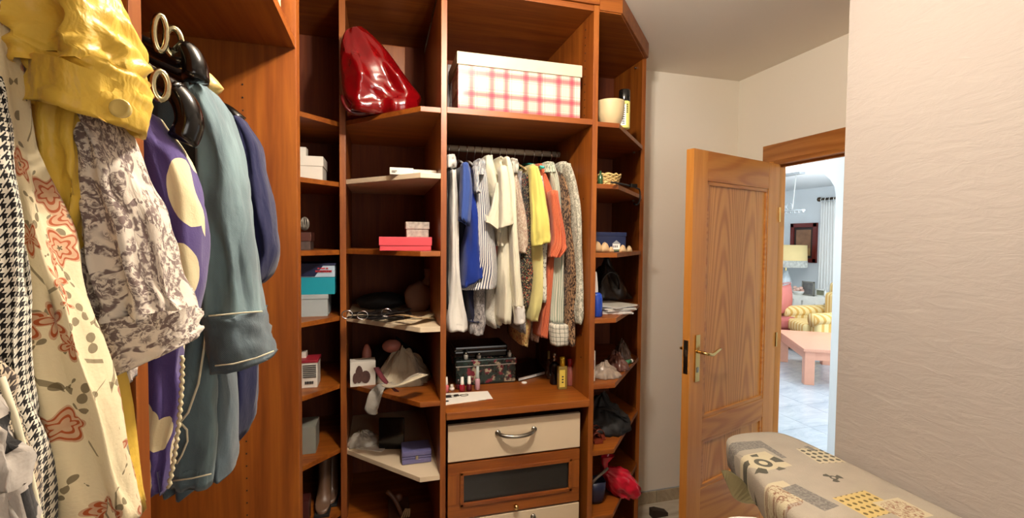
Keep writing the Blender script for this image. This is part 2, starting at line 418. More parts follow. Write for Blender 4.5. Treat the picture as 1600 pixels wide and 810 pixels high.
obj('pin_holes', bm, BLACKM, wd, kind='stuff')
# patterned box on its upper shelf
t = thing('patterned_box', 'gold and white patterned box on the top shelf of the left wardrobe', 'box', (-.36, .95, 2.102))
gm = cloth('gold_pattern', '#d9d0b0', .4, 0, kind='toile', a='#7d6a3a', sc=.7)
bm = B(); box(bm, -.50, -.232, .72, 1.235, 2.102, 2.25, .003); obj('box_body', bm, plain('gold_print_card', '#cdbf93', .4, var=.5, sc=60), t)
part('box_lid', t, plain('pale_gold_card', '#d8cfae', .4), -.503, -.229, .717, 1.238, 2.25, 2.29)
# ------------------------------------------------------------------ corner shelf unit
cs = thing('corner_shelf_unit', 'cherry corner shelving with slanted shelf fronts and a middle post', 'shelving', (-.2, 2.2, 0))
part('side_panel', cs, CH_V, LW+.014, XL-.002, YE+.022, 1.362, 0, 2.585)
part('back_panel', cs, CH_B, LW+.004, .208, 2.42, 2.432, 0, 2.585, bev=0)
part('back_panel', cs, CH_B, LW+.004, LW+.014, YE+.022, 2.42, 0, 2.585, bev=0)
PX0, PX1, PY = -.167, -.143, 2.03
part('post_panel', cs, CH_V, PX0, PX1, PY-.012, 2.42, 0, 2.585)
LF = [(LW+.014, 1.362), (-.33, 1.362), (-.33, 1.862), (PX0, PY), (PX0, 2.42), (LW+.014, 2.42)]
RF = [(PX1, 2.42), (PX1, PY), (.135, 1.722), (.2085, 1.722), (.2085, 2.42)]
def zl(py): return P(530, py, y=PY).z
def zr(py): return P(685, py, y=1.722).z
def zc(py): return P(931, py, y=1.72).z
SL = [zl(v) for v in (191, 285, 391, 494, 600, 700.5, 799)]
SR = [zr(v) for v in (168, 271, 393, 511, 627, 743)] + [zr(743)-.295]
for z in SL: obj('shelf', prism(B(), LF, z-.019, z, .0015), CH_X, cs)
for i, z in enumerate(SR):
    cr = i in (1, 3, 5)
    obj('shelf', prism(B(), RF, z-.019, z, .0015), CREAM if cr else CH_X, cs, label='cream laminate shelf' if cr else None)
obj('top_panel', prism(B(), LF, 2.562, 2.584), CH_X, cs); obj('top_panel', prism(B(), RF, 2.562, 2.584), CH_X, cs)
# ------------------------------------------------------------------ middle wardrobe with drawers
D0, D1, D2, D3, YF = .208, .230, .815, .838, 1.72
mw = thing('drawer_wardrobe', 'cherry wardrobe bay with clothes rail above a worktop and three drawers', 'wardrobe', (.52, 2.07, 0))
part('side_panel', mw, CH_V, D0+.0005, D1, YF, 2.42, 0, 2.536)
part('side_panel', mw, CH_V, D2, D3-.0005, YF, 2.42, 0, 2.536)
part('back_panel', mw, CH_B, D1, D2, 2.405, 2.42, 0, 2.536, bev=0)
part('shelf', mw, CH_X, D1, D2, YF+.002, 2.405, 2.063, 2.085)
part('top_panel', mw, CH_X, D1, D2, YF+.004, 2.405, 2.514, 2.536)
part('worktop', mw, CH_X, D1, D2, YF-.012, 2.405, .919, .948, bev=.004)
part('cornice', mw, CH_X, D0, D3, YF-.004, YF+.018, 2.538, 2.588, bev=.004)
part('plinth', mw, CH_X, D1, D2, YF+.05, YF+.07, 0, .08)
bm = B(); tube(bm, [(D1, 2.08, 2.005), (D2, 2.08, 2.005)], .0135, 12); obj('hanging_rail', bm, plain('dull_white_rail', '#b3a893', .5), mw, smooth=True, label='white clothes rail')
bm = B()
for xx in (D2-.0006, D1+.0006):
    for yy in (1.80, 2.30):
        for i in range(20):
            z = 2.12+.032*i if i < 12 else 1.1+.032*(i-12)*3
            box(bm, xx-.0006, xx+.0006, yy-.0025, yy+.0025, z-.0025, z+.0025)
obj('pin_holes', bm, BLACKM, mw, kind='stuff')
YD = 1.742
def handle(parent, z):
    bm = B(); x = .512
    pts = bez((x-.075, YD, z+.002), (x-.066, YD-.052, z-.006), (x+.066, YD-.052, z-.006), (x+.075, YD, z+.002), 16)
    tube(bm, pts, [.0065]+[.0075]*15+[.0065], 10)
    for sx in (-.075, .075):
        tube(bm, [(x+sx, YD, z+.003), (x+sx, YD-.006, z+.003)], .011, 12)
    obj('drawer_handle', bm, STEEL, parent, smooth=True)
d1 = part('drawer', mw, CREAM, .241, .789, YD, YD+.018, .741, .884, bev=.003, label='cream drawer front')
handle(d1, .835)
zz0, zz1 = .513, .733
d2 = obj('drawer', bx(.241, .789, YD+.004, YD+.40, zz0+.01, zz0+.02), CH_X, mw, label='wooden drawer front with a dark glass panel')
for q in ((.241, .789, zz1-.045, zz1), (.241, .789, zz0, zz0+.058)): part('frame_rail', d2, CH_X, q[0], q[1], YD, YD+.018, q[2], q[3], bev=.003)
for q in ((.241, .300), (.742, .789)): part('frame_stile', d2, CH_V, q[0], q[1], YD+.0005, YD+.0175, zz0+.058, zz1-.045, bev=.003)
gx0, gx1, gz0, gz1 = .300, .742, zz0+.058, zz1-.045
bm = B()
for q in ((gx0-.012, gx1+.012, gz1-.004, gz1+.010), (gx0-.012, gx1+.012, gz0-.010, gz0+.004), (gx0-.012, gx0+.003, gz0-.01, gz1+.01), (gx1-.003, gx1+.012, gz0-.01, gz1+.01)):
    box(bm, q[0], q[1], YD-.006, YD+.004, q[2], q[3], .003)
obj('glazing_bead', bm, CH_X, d2)
gs = NT('smoked_glass'); gs.put(gs.b.inputs['Base Color'], srgb('#3d3a36')); gs.b.inputs['Roughness'].default_value = .22; gs.b.inputs['Transmission Weight'].default_value = .55; gs.b.inputs['IOR'].default_value = 1.45
part('glass_pane', d2, gs.m, gx0, gx1, YD+.006, YD+.011, gz0, gz1, bev=0)
part('folded_cloths', d2, plain('blue_grey_cloth', '#4a4e66', .9, var=.4), .32, .72, YD+.05, YD+.3, gz0+.0, gz0+.05, bev=.01, label='blue grey folded cloths behind the glass')
bm = B(); lathe(bm, [(.001, 0), (.006, 0), (.005, .008), (.010, .013), (.010, .018), (.006, .022), (.001, .023)], (0, 0, 0), 14)
bmesh.ops.rotate(bm, matrix=Matrix.Rotation(R(90), 3, 'X'), verts=bm.verts); bmesh.ops.translate(bm, vec=(.512, YD, zz0+.022), verts=bm.verts)
obj('drawer_knob', bm, BRASS, d2, smooth=True)
d3 = part('drawer', mw, CREAM, .241, .789, YD, YD+.018, .30, .505, bev=.003, label='cream drawer front')
handle(d3, .475)
part('drawer', mw, CREAM, .241, .789, YD, YD+.018, .085, .29, bev=.003, label='cream drawer front')
# ------------------------------------------------------------------ end unit with cut-off shelves
eu = thing('end_shelf_unit', 'narrow cherry end shelving with cut corner shelves beside the bare wall', 'shelving', (1.06, 2.2, 0))
EX0, EX1 = 1.267, 1.289
EF = [(D3, 2.405), (D3, YF+.002), (.935, YF+.002), (EX0, 2.09), (EX0, 2.405)]
part('end_panel', eu, CH_V, EX0, EX1, 2.105, 2.432, 0, 2.536)
part('back_panel', eu, CH_B, D3, EX0, 2.405, 2.418, 0, 2.536, bev=0)
SC = [zc(v) for v in (189.5, 287, 395.5, 499, 602, 706, 808)]
for z in SC: obj('shelf', prism(B(), EF, z-.019, z, .0015), CH_X, eu)
obj('top_panel', prism(B(), EF, 2.514, 2.536, .001), CH_X, eu)
obj('shelf', prism(B(), EF, .08, .1, .001), CH_X, eu)
CP = [(D3, YF-.004), (.938, YF-.004), (EX1, 2.085), (EX1, 2.105), (EX0-.01, 2.105), (.93, YF+.018), (D3, YF+.018)]
obj('cornice', prism(B(), CP, 2.518, 2.588, .003), CH_X, eu)
bm = B()
for z in SC[:-1]+[2.512]:
    for (a, b) in ((D3+.001, 1.80), (EX0-.013, 2.16)): box(bm, a, a+.012, b-.003, b+.003, z-.026, z-.019)
obj('shelf_pins', bm, STEEL, eu, kind='stuff')
# ------------------------------------------------------------------ beyond the doorway
FX0, FX1, FY0, FY1, FC = XR+.06, 7.5, 1.0, 7.2, 2.57
ff = obj('floor_2', bx(FX0, FX1+.1, -.2, FY1+.1, -.1, -.006), GROUT, kind=ST)
TS = .45; tb = B(); box(tb, 0, TS-.004, 0, TS-.004, -.008, 0, .0015); tm = bpy.data.meshes.new('marble_tile'); tb.to_mesh(tm); tb.free(); tm.materials.append(MARB2)
def in_view(x, y):
    d = Vector((x, y, 0))-CAM; c = d.dot(_f)
    return c > 0 and 1180 < 800+FPX*d.dot(_r)/c < 1330
for i in range(12):
    for j in range(15):
        x, y = FX0+.002+i*TS, .4+j*TS
        if x+TS > FX1 or not any(in_view(x+a*TS, y+b*TS) for a in (0, .5, 1) for b in (0, .5, 1)): continue
        o = bpy.data.objects.new('marble_tile', tm); C.objects.link(o); o.parent = ff
        o.location = (x-ff.location.x, y-ff.location.y, -ff.location.z)
obj('ceiling_2', bx(FX0, FX1+.1, -.2, FY1+.1, FC, FC+.1), WHITEROOM, kind=ST)
obj('wall_far', bx(FX1, FX1+.1, -.2, FY1, 0, FC), WHITEROOM, kind=ST)
obj('wall_far_left', bx(FX0-.12, FX1+.1, FY1, FY1+.1, 0, FC), WHITEROOM, kind=ST)
obj('wall_far_right', bx(FX0, FX1+.1, -.3, -.2, 0, FC), WHITEROOM, kind=ST)
obj('wall_hall_left', bx(XR-.06, XR+.06, YB+.1, FY1, 0, FC), WHITEROOM, kind=ST)
# white wall with an arched opening between hall and living room
AX, AP, AS, AT = 3.2, 2.637, 1.95, 2.38
prof = [(AP, 0), (AP, AS)]
W2 = 1.35
for i in range(1, 24):
    a = math.pi*i/24; prof.append((AP+W2-W2*math.cos(a), AS+(AT-AS)*math.sin(a)))
prof += [(AP+2*W2, AS), (AP+2*W2, 0), (FY1, 0), (FY1, FC), (-.2, FC), (-.2, 0)]
bm = B(); a = [bm.verts.new((AX, y, z)) for y, z in prof]; b2 = [bm.verts.new((AX+.14, y, z)) for y, z in prof]
bm.faces.new(a); bm.faces.new(b2[::-1])
for i in range(len(prof)): bm.faces.new((a[i], b2[i], b2[(i+1) % len(prof)], a[(i+1) % len(prof)]))
bmesh.ops.recalc_face_normals(bm, faces=bm.faces)
obj('wall_arch', bm, WHITEROOM, kind=ST)
# ------------------------------------------------------------------ garments
def cloth_loft(rows, y, dep=.06, n=36, folds=3, amp=.35, seed=0, off=0, ex=.8, m=4, hem=True, cap=True, wob=.004, gather=0, xlim=None):
    """rows of (py, pxl, pxr) or (pxl, pyl, pxr, pyr): a hanging cloth tube whose middle lies on the plane y"""
    rr = []
    for r in rows:
        rr.append((r[1], r[0], r[2], r[0]) if len(r) == 3 else tuple(r))
    rr = catmull(rr, m); N = len(rr); rings = []
    for i, q in enumerate(rr):
        t = i/(N-1); L = P(q[0], q[1], y=y); Q = P(q[2], q[3], y=y); c = (L+Q)/2; h = (Q-L)/2; ring = []
        for k in range(n):
            a = 2*math.pi*k/n; ca, sa = math.cos(a), math.sin(a)
            sx = math.copysign(abs(ca)**ex, ca); sy = math.copysign(abs(sa)**ex, sa)
            nz = mnoise.noise(Vector((sx*1.7+seed*5.3, t*4.0+seed, sa*1.3)))
            nf = mnoise.noise(Vector((sx*4.1+seed*2.3, t*7.0-seed, sa*2.3+3)))
            fd = 1+amp*(math.sin(folds*sx*math.pi+seed*1.7+nz*2.2+t*1.2)*(.35+.65*t)) + .35*nz
            if gather: fd += gather*math.sin(sx*26+seed)*(.3+.7*t)
            p = c + h*sx*(1+.03*nf*(abs(ca) < .95)) + Vector((0, off+dep/2*sy*fd, 0)) + Vector((nf*wob, nz*wob*2, nf*wob*.6))
            if xlim: p.x = min(max(p.x, xlim[0]), xlim[1])
            ring.append(p)
        rings.append(ring)
    if hem:
        last = rings[-1]; c = sum(last, Vector())/n
        up = (sum(rings[-3], Vector())/n - c).normalized() if N > 3 else Vector((0, 0, 1))
        rings.append([c+(p-c)*.93+up*.002 for p in last]); rings.append([c+(p-c)*.9+up*.03 for p in last])
    if cap:
        c = sum(rings[0], Vector())/n
        rings.insert(0, [c+(p-c)*.5+Vector((0, 0, .006)) for p in rings[0]])
    return loft(B(), rings, cap, False)
def g_part(name, rows, y, mat, parent, label=None, **k):
    return obj(name, cloth_loft(rows, y, **k), mat, parent, smooth=True, label=label)
def garment(name, label, cat, loc, group): return thing(name, label, cat, loc, group=group)
def ring_band(rows, y, r, mat, parent, name='stitching', dash=0):
    bm = B(); pts = [P(a, b, y=y) for a, b in rows]; tube(bm, pts, r, 6); return obj(name, bm, mat, parent, smooth=True)
GL = 'clothes hanging in the left wardrobe'
M_check = cloth('check_wool', '#a9a196', kind='blocks', a='#14110f', sc=.55)
M_hound = cloth('houndstooth_wool', '#e6dfcb', kind='houndstooth', a='#15110d', sc=.32)
M_hound2 = cloth('houndstooth_wool_fine', '#b9a98e', kind='houndstooth', a='#2a1d14', sc=.3)
M_floral = cloth('rust_floral_cotton', '#dccda6', kind='floral', a='#9c4a20', b='#5a4c30', sc=.32, crease=.3)
M_yel = cloth('yellow_satin', '#dcb646', .42, .05, kind=None, crease=.7)
M_toile = cloth('brown_toile_cotton', '#ded2c0', kind='toile', a='#5b4444', sc=.62, crease=.4)
M_purp = cloth('purple_linen', '#4b3c72', kind='bigflower', a='#d9cba0', sc=.6)
M_den = cloth('pale_denim', '#3b5056', kind='denim', a='#637d80')
M_den2 = cloth('dark_denim', '#1d2c33', kind='denim', a='#33474f')
M_navy = cloth('navy_cotton', '#14173a', .9)
M_thread = plain('cream_thread', '#d9d2b4', .8)
t = garment('check_jacket', 'grey jacket with black square blocks, only its edge showing beside houndstooth coat', 'jacket', (-.24, .285, 1.0), GL)
g_part('jacket_front', [(560, -120, -60), (640, -110, -12), (690, -105, 12), (750, -95, 33), (850, -90, 56)], .285, M_check, t, dep=.022, seed=1)
t = garment('houndstooth_coat', 'black and white houndstooth coat at the left end of the rail', 'coat', (-.24, .32, .9), GL)
g_part('coat_front', [(120, -90, -10), (210, -90, 5), (300, -80, 18), (400, -70, 33), (500, -60, 46), (600, -50, 54), (700, -40, 61), (850, -30, 68)], .33, M_hound, t, dep=.02, seed=2, amp=.2)
g_part('coat_lapel', [(540, -80, -25), (600, -80, 4), (660, -70, 25), (740, -50, 46), (850, -40, 64)], .308, M_hound2, t, dep=.016, seed=3, amp=.15, label='darker turned edge of the coat')
ring_band([(2, 590), (24, 655), (45, 735), (62, 815), (70, 850)], .3, .0016, M_thread, t, 'edge_piping')
t = garment('floral_dress', 'cream dress printed with rust flowers and olive leaves', 'dress', (-.25, .362, .9), GL)
g_part('dress_body', [(-70, -70, 5), (60, -60, 20), (200, -50, 35), (250, -40, 46), (330, -30, 72), (420, -20, 103), (500, -10, 133), (600, 10, 163), (700, 30, 192), (780, 40, 213), (808, 50, 217)], .362, M_floral, t, dep=.035, seed=4, folds=2, amp=.35, m=5, n=44)
t = garment('yellow_blouse', 'yellow satin blouse with buttoned short sleeve in front of the wardrobe divider', 'blouse', (-.25, .40, 1.0), GL)
g_part('blouse_body', [(120, 40, 150), (215, 56, 130), (260, 64, 133), (300, 74, 136), (350, 84, 128), (400, 92, 122), (500, 118, 148), (650, 160, 188), (812, 196, 214)], .405, M_yel, t, dep=.03, seed=5, folds=2, amp=.5, n=40)
g_part('sleeve', [(-60, 0, 150), (0, 16, 180), (40, 17, 200), (80, 20, 217), (105, 40, 221), (128, 62, 220)], .40, M_yel, t, dep=.075, seed=6, folds=2, amp=.35, hem=False, n=48, m=6, wob=.006)
cf = g_part('cuff', [(64, 104, 222, 124), (66, 118, 223, 140), (66, 146, 223, 168), (64, 168, 211, 208)], .398, M_yel, t, dep=.082, seed=7, folds=1, amp=.1, cap=False, n=40)
c = P(189, 170, y=.352); bm = B(); lathe(bm, [(.0005, -.0015), (.0056, -.0015), (.0061, .0012), (.0052, .0026), (.0036, .0014), (.0005, .0016)], (0, 0, 0), 16)
bmesh.ops.rotate(bm, matrix=Matrix.Rotation(R(90), 3, 'X'), verts=bm.verts); bmesh.ops.translate(bm, vec=c, verts=bm.verts)
obj('button', bm, plain('pearl_yellow', '#e8cf78', .2), cf, smooth=True)
t = garment('toile_blouse', 'cream blouse with grey brown toile print and long gathered sleeve', 'blouse', (-.2, .44, 1.0), GL)
g_part('blouse_body', [(180, 100, 150), (300, 112, 168), (400, 118, 180), (500, 138, 192), (560, 152, 203), (598, 160, 205)], .455, M_toile, t, dep=.03, seed=8)
g_part('sleeve', [(160, 116, 165), (200, 119, 192), (250, 121, 213), (300, 123, 234), (350, 127, 251), (400, 133, 268), (450, 142, 280), (480, 150, 293), (492, 154, 297)], .43, M_toile, t, dep=.06, seed=9, folds=3, amp=.3, gather=.10, hem=False, n=56, m=5)
g_part('cuff', [(151, 492, 299, 478), (154, 520, 304, 500), (160, 560, 308, 516), (168, 592, 307, 530)], .43, M_toile, t, dep=.066, seed=9.5, folds=1, amp=.05, cap=False, n=40)
# second bay
t = garment('purple_flower_dress', 'purple dress with large cream flowers next to the wardrobe divider', 'dress', (-.3, .62, 1.0), GL)
g_part('dress_body', [(480, 190, 296), (560, 195, 284), (620, 200, 284), (680, 205, 275), (740, 215, 267), (764, 225, 263)], .645, M_purp, t, dep=.04, seed=10, cap=True)
g_part('sleeve', [(186, 200, 246), (215, 205, 268), (250, 205, 292), (300, 205, 311), (340, 205, 319), (400, 205, 321), (450, 205, 316), (500, 210, 304), (522, 215, 297)], .60, M_purp, t, dep=.07, seed=11, amp=.2)
bm = B(); tube(bm, [P(285-((yy-556)/205)**2*21+1.6*math.sin(yy*.55), yy, y=.622) for yy in range(556, 764, 3)], .0021, 6)
obj('scalloped_trim', bm, plain('cream_trim', '#d8cca4', .8), t, smooth=True)
t = garment('denim_dress', 'washed denim dress with turned-up sleeve in the left wardrobe', 'dress', (-.3, .84, .9), GL)
g_part('dress_body', [(155, 225, 316), (250, 225, 330), (400, 230, 345), (500, 240, 352), (600, 250, 368), (680, 258, 370), (258, 735, 369, 712), (262, 769, 367, 730)], .86, M_den2, t, dep=.09, seed=12, folds=2, amp=.4, n=44, m=5)
g_part('front_panel', [(500, 300, 326), (560, 285, 335), (640, 272, 338), (700, 268, 336), (760, 268, 330)], .795, M_den, t, dep=.03, seed=13, folds=1, amp=.25)
g_part('sleeve', [(146, 303, 336), (165, 304, 349), (200, 310, 365), (250, 314, 379), (300, 316, 388), (350, 318, 395), (400, 320, 401), (450, 322, 406), (488, 324, 411)], .78, M_den, t, dep=.10, seed=14, folds=2, amp=.22, hem=False, n=44, m=5)
cf = g_part('cuff', [(322, 486, 412, 484), (325, 505, 415, 503), (330, 540, 423, 530), (334, 578, 431, 554)], .78, M_den2, t, dep=.112, seed=15, folds=1, amp=.08, cap=False, n=40, label='darker turned-up denim cuff')
ring_band([(326, 494), (350, 492), (380, 489), (410, 487)], .722, .0012, M_thread, cf)
ring_band([(336, 572), (365, 569), (400, 560), (428, 549)], .718, .0012, M_thread, cf)
ring_band([(323, 500), (319, 545), (310, 600), (294, 645), (280, 662)], .765, .0018, M_thread, t)
ring_band([(281, 660), (292, 672), (293, 690), (284, 712), (276, 725)], .765, .0015, M_thread, t)
ring_band([(270, 752), (300, 748), (330, 741)], .77, .0012, M_thread, t)
t = garment('navy_dress', 'plain navy blue dress hanging nearest to the wardrobe end panel', 'dress', (-.35, 1.06, .95), GL)
g_part('dress_body', [(196, 320, 378), (400, 325, 402), (570, 330, 404), (640, 332, 399), (670, 335, 390), (687, 340, 376)], 1.09, M_navy, t, dep=.09, seed=16)
g_part('sleeve', [(190, 362, 384), (230, 372, 408), (280, 378, 418), (330, 384, 428), (370, 388, 434), (400, 390, 436), (430, 394, 425), (443, 398, 411)], 1.03, M_navy, t, dep=.09, seed=17, amp=.2)
# hangers of the second bay
GH = 'hangers in the left wardrobe'
def broad_hanger(label, y, pts, w, mat, ring=None):
    """rod hook at x -.5, contoured arm to the shoulder end given by picture points on plane y"""
    t = thing('clothes_hanger', label, 'hanger', (-.5, y, 1.93), group=GH)
    bm = B(); hook = [Vector((-.5+.018*math.cos(a), y, 1.998+.018*math.sin(a))) for a in [math.pi*(1.15-i*.1155) for i in range(11)]]
    tube(bm, hook+[Vector((-.482, y, 1.985)), Vector((-.5, y, 1.965)), Vector((-.5, y, 1.935))], .0022, 8); obj('hook', bm, CHROME, t, smooth=True)
    path = [Vector((-.5, y, 1.94))]+[P(a, b, y=y) for a, b in pts]
    path = [Vector(q) for q in catmull([tuple(p) for p in path], 5)]; N = len(path); rings = []
    for i, p in enumerate(path):
        tt = i/(N-1); d = (path[min(i+1, N-1)]-path[max(i-1, 0)]).normalized(); nrm = Vector((-d.z, 0, d.x)).normalized()
        ww = (.011+(w-.011)*min(1, tt*1.15))*(1 if tt < .93 else math.sqrt(max(.05, 1-((tt-.93)/.075)**2)))
        rings.append([p+Vector((0, 1, 0))*ww*math.cos(2*math.pi*k/14)+nrm*(.009+.006*tt)*math.sin(2*math.pi*k/14) for k in range(14)])
    bm = B(); loft(bm, rings, True, True); obj('arm', bm, mat, t, smooth=True)
    bm = B(); rings = [[Vector((-1.0-q.x, q.y, q.z)) for q in r] for r in rings]; loft(bm, [[Vector((max(q.x, -.76), q.y, q.z)) for q in r] for r in rings], True, True)
    bmesh.ops.recalc_face_normals(bm, faces=bm.faces); obj('arm', bm, mat, t, smooth=True)
    if ring:
        for (cx, cy, rx, ry, yy) in ring:
            bm = B(); tube(bm, [P(cx+rx*math.cos(a), cy+ry*math.sin(a)+rx*.25*math.cos(a), y=yy+.004*math.cos(a)) for a in [i*math.pi/10 for i in range(20)]], .0035, 8, closed=True)
            obj('clip_ring', bm, BRASS2, t, smooth=True)
BRASS2 = plain('pale_brass', '#c9c19a', .22, 1)
broad_hanger('black moulded hanger with two metal rings, highest of the left bay', .68, [(250, 82), (288, 78), (304, 100), (306, 128)], .020, BLACK, [(250, 52, 10, 28, .655), (271, 66, 13, 22, .67)])
broad_hanger('black moulded hanger with one metal ring above the purple dress', .60, [(240, 120), (272, 142), (290, 165), (296, 195), (284, 222)], .018, BLACK, [(250, 134, 12, 22, .565)])
broad_hanger('black moulded hanger half hidden between the ringed hangers and denim', .75, [(262, 112), (296, 122), (312, 138)], .022, BLACK)
broad_hanger('pale wooden hanger end poking out over the denim shoulder', .81, [(285, 112), (316, 122), (336, 146)], .020, plain('pale_hanger_wood', '#c9a862', .4))
broad_hanger('dark hanger that carries the navy dress', 1.06, [(320, 160), (352, 172), (376, 192)], .018, BLACK)
# ------------------------------------------------------------------ clothes on the middle rail
GC = 'clothes on the middle rail'; GH2 = 'hangers on the middle rail'
HW = plain('white_hanger_plastic', '#e8e6dc', .35, var=.04); HT = plain('teal_hanger_plastic', '#3fb6b0', .3); HB = plain('beige_hanger_wood', '#b99a6a', .5)
def rail_hanger(px, label, mat, r=.005, yf=1.885, drop=.055, ztop=1.95):
    x = P(px, 250, y=2.08).x; t = thing('clothes_hanger', label, 'hanger', (x, 2.08, ztop), group=GH2)
    bm = B(); tube(bm, [Vector((x, 2.08+.019*math.cos(a), 2.0035+.019*math.sin(a))) for a in [math.pi*(-.15+i*.1) for i in range(12)]]+[Vector((x, 2.063, 1.985)), Vector((x, 2.079, 1.972)), Vector((x, 2.08, ztop))], .0017, 8)
    obj('hook', bm, CHROME, t, smooth=True)
    bm = B(); L = 2.08-yf
    tube(bm, [Vector((x, 2.08+s*L, ztop-drop*abs(s)**1.3)) for s in [-1+i/8 for i in range(17)]], r, 8); obj('shoulder_bar', bm, mat, t, smooth=True)
    bm = B(); tube(bm, [(x, 2.08-L+.01, ztop-drop), (x, 2.08+L-.01, ztop-drop)], r*.7, 6); obj('trouser_bar', bm, mat, t)
    return t
def c_garment(name, label, cat, parts, px):
    x = P(px, 400, y=1.9).x
    t = thing(name, label, cat, (x, 1.95, 1.5), group=GC)
    for nm, rows, y, mat, k in parts:
        k = dict(k); g_part(nm, rows, y, mat, t, k.pop('label', None), **{**dict(n=28, m=4, wob=.003), **k})
    return t
BD = dict(dep=.26, off=.11, xlim=(.234, .810), folds=3, amp=.05, ex=.62)     # a body: shallow in x, deep in y
def bd(seed, **k): return {**BD, 'seed': seed, **k}
def sl(seed, **k): return {**dict(dep=.075, off=0, folds=2, amp=.25, seed=seed, xlim=(.234, .810)), **k}
m_white = cloth('white_cotton', '#d4d0c6', crease=.6); m_ivory = cloth('ivory_cotton', '#d4ceb6', crease=.5)
m_black = cloth('black_knit', '#0c0b0c'); m_navyd = cloth('dark_navy_knit', '#11142f')
m_blue = cloth('royal_blue_jersey', '#0a2878', crease=.15); m_blue2 = cloth('slate_blue_jersey', '#304784', crease=.15)
m_seer = cloth('navy_white_stripe', '#d4d2ca', kind='stripe', a='#2c3454', sc=.75)
m_lace = cloth('pale_lace', '#bdb9ac', kind='speckle', a='#8d8a80', sc=.6)
m_greyp = cloth('grey_print', '#a09a96', kind='toile', a='#4d494c', sc=.5)
m_pinkf = cloth('pink_beige_floral', '#c2b39e', kind='toile', a='#8d6a5c', sc=.45)
m_multi = cloth('dark_multicolour_print', '#24221d', kind='speckle', a='#c8b98a', b='#a8432e', sc=.9)
m_redf = cloth('red_yellow_floral', '#cfae70', kind='speckle', a='#b02c1e', b='#6d5a2a', sc=.9)
m_lemon = cloth('lemon_cotton', '#cfc466', crease=.3); m_pale = cloth('pale_yellow_linen', '#cbc07e', crease=.3)
m_wprint = cloth('white_small_print', '#cac5b6', kind='speckle', a='#4a4a48', sc=1.3)
m_orange = cloth('orange_stripe', '#a43a1e', kind='stripe', a='#cc7c56', sc=.6)
m_gstripe = cloth('white_grey_stripe', '#c6c2ae', kind='stripe', a='#7e8d7c', sc=1.2)
m_gcheck = cloth('white_grey_check', '#c8c4b4', kind='check', a='#5d6258', sc=.9)
m_leo = cloth('leopard_print', '#8f6f50', kind='leopard', a='#1d100b', b='#4c3020', sc=.6)
m_leafy = cloth('white_grey_leaf_print', '#c8c4b0', kind='toile', a='#5c5e52', sc=.5)
m_coral = cloth('coral_cotton', '#d4604e')
m_brownp = cloth('brown_rose_print', '#8c6f64', kind='toile', a='#c9b5a2', sc=.6)
c_garment('black_cardigan', 'black cardigan with white flecks, first garment at the left end of the middle rail', 'cardigan', [
    ('body', [(262, 694, 703), (330, 693, 703), (420, 692, 702), (482, 692, 701)], 1.86, m_black, bd(1))], 698)
c_garment('white_blouse', 'creased white long blouse between the black cardigan and blue shirt', 'blouse', [
    ('body', [(266, 703, 713), (300, 703, 717), (360, 702, 718), (420, 700, 720), (460, 697, 726), (495, 694, 732), (517, 694, 734)], 1.855, m_white, bd(2, folds=2, amp=.12)),
    ('collar', [(243, 697, 711), (250, 695, 714), (264, 697, 714)], 1.86, m_white, sl(2.5, dep=.12, off=.03, cap=True))], 712)
c_garment('blue_polo_shirt', 'royal blue polo shirt with slate blue short sleeve', 'shirt', [
    ('body', [(262, 725, 735), (300, 729, 742), (340, 731, 748), (380, 727, 753), (420, 724, 757), (723, 452, 757, 432)], 1.85, m_blue, bd(3)),
    ('sleeve', [(257, 720, 731), (280, 719, 736), (310, 718, 737), (717, 344, 734, 354)], 1.81, m_blue2, sl(3.3, label='slate blue sleeve'))], 735)
c_garment('navy_tunic', 'dark navy top whose hem shows below the blue polo', 'top', [
    ('body', [(262, 716, 724), (330, 716, 728), (430, 722, 752), (490, 730, 752), (503, 730, 751)], 1.93, m_navyd, bd(4))], 728)
c_garment('seersucker_blouse', 'blouse with narrow navy and white stripes and wide hem', 'blouse', [
    ('body', [(254, 746, 758), (280, 743, 765), (330, 744, 772), (390, 740, 780), (430, 733, 783), (724, 455, 783, 451)], 1.845, m_seer, bd(5, dep=.2, off=.1, folds=3, amp=.12)),
    ('collar', [(250, 743, 758), (258, 741, 760), (275, 742, 756)], 1.84, m_seer, sl(5.4, dep=.10, off=.03)),
    ('sleeve', [(262, 738, 746), (285, 740, 748), (302, 741, 750)], 1.83, m_seer, sl(5.5, dep=.05))], 758)
c_garment('grey_print_blouse', 'grey patterned blouse, only its ruffled hem visible under striped blouse', 'blouse', [
    ('body', [(270, 746, 754), (400, 740, 760), (480, 737, 760), (510, 734, 761), (523, 735, 758)], 1.92, m_greyp, bd(6, gather=.15))], 748)
c_garment('lace_blouse', 'pale lace blouse with scalloped hem between striped and ivory blouses', 'blouse', [
    ('body', [(262, 758, 768), (380, 758, 780), (470, 757, 783), (500, 757, 783), (512, 766, 781)], 1.93, m_lace, bd(7, gather=.12))], 770)
c_garment('sleeveless_cream_top', 'sleeveless cream top with pointed drape beside the stripes', 'top', [
    ('body', [(242, 760, 771), (260, 759, 776), (290, 764, 786), (330, 776, 789), (362, 778, 790), (385, 779, 788)], 1.835, m_ivory, bd(8, dep=.2, off=.1)),
    ('drape', [(288, 774, 779), (320, 768, 781), (345, 760, 781), (759, 346, 783, 364)], 1.81, m_ivory, sl(8.2, dep=.03))], 772)
c_garment('coral_blouse', 'coral top glimpsed through the armhole of the cream top', 'top', [
    ('body', [(252, 754, 760), (300, 768, 775), (400, 768, 776)], 1.93, m_coral, bd(9))], 768)
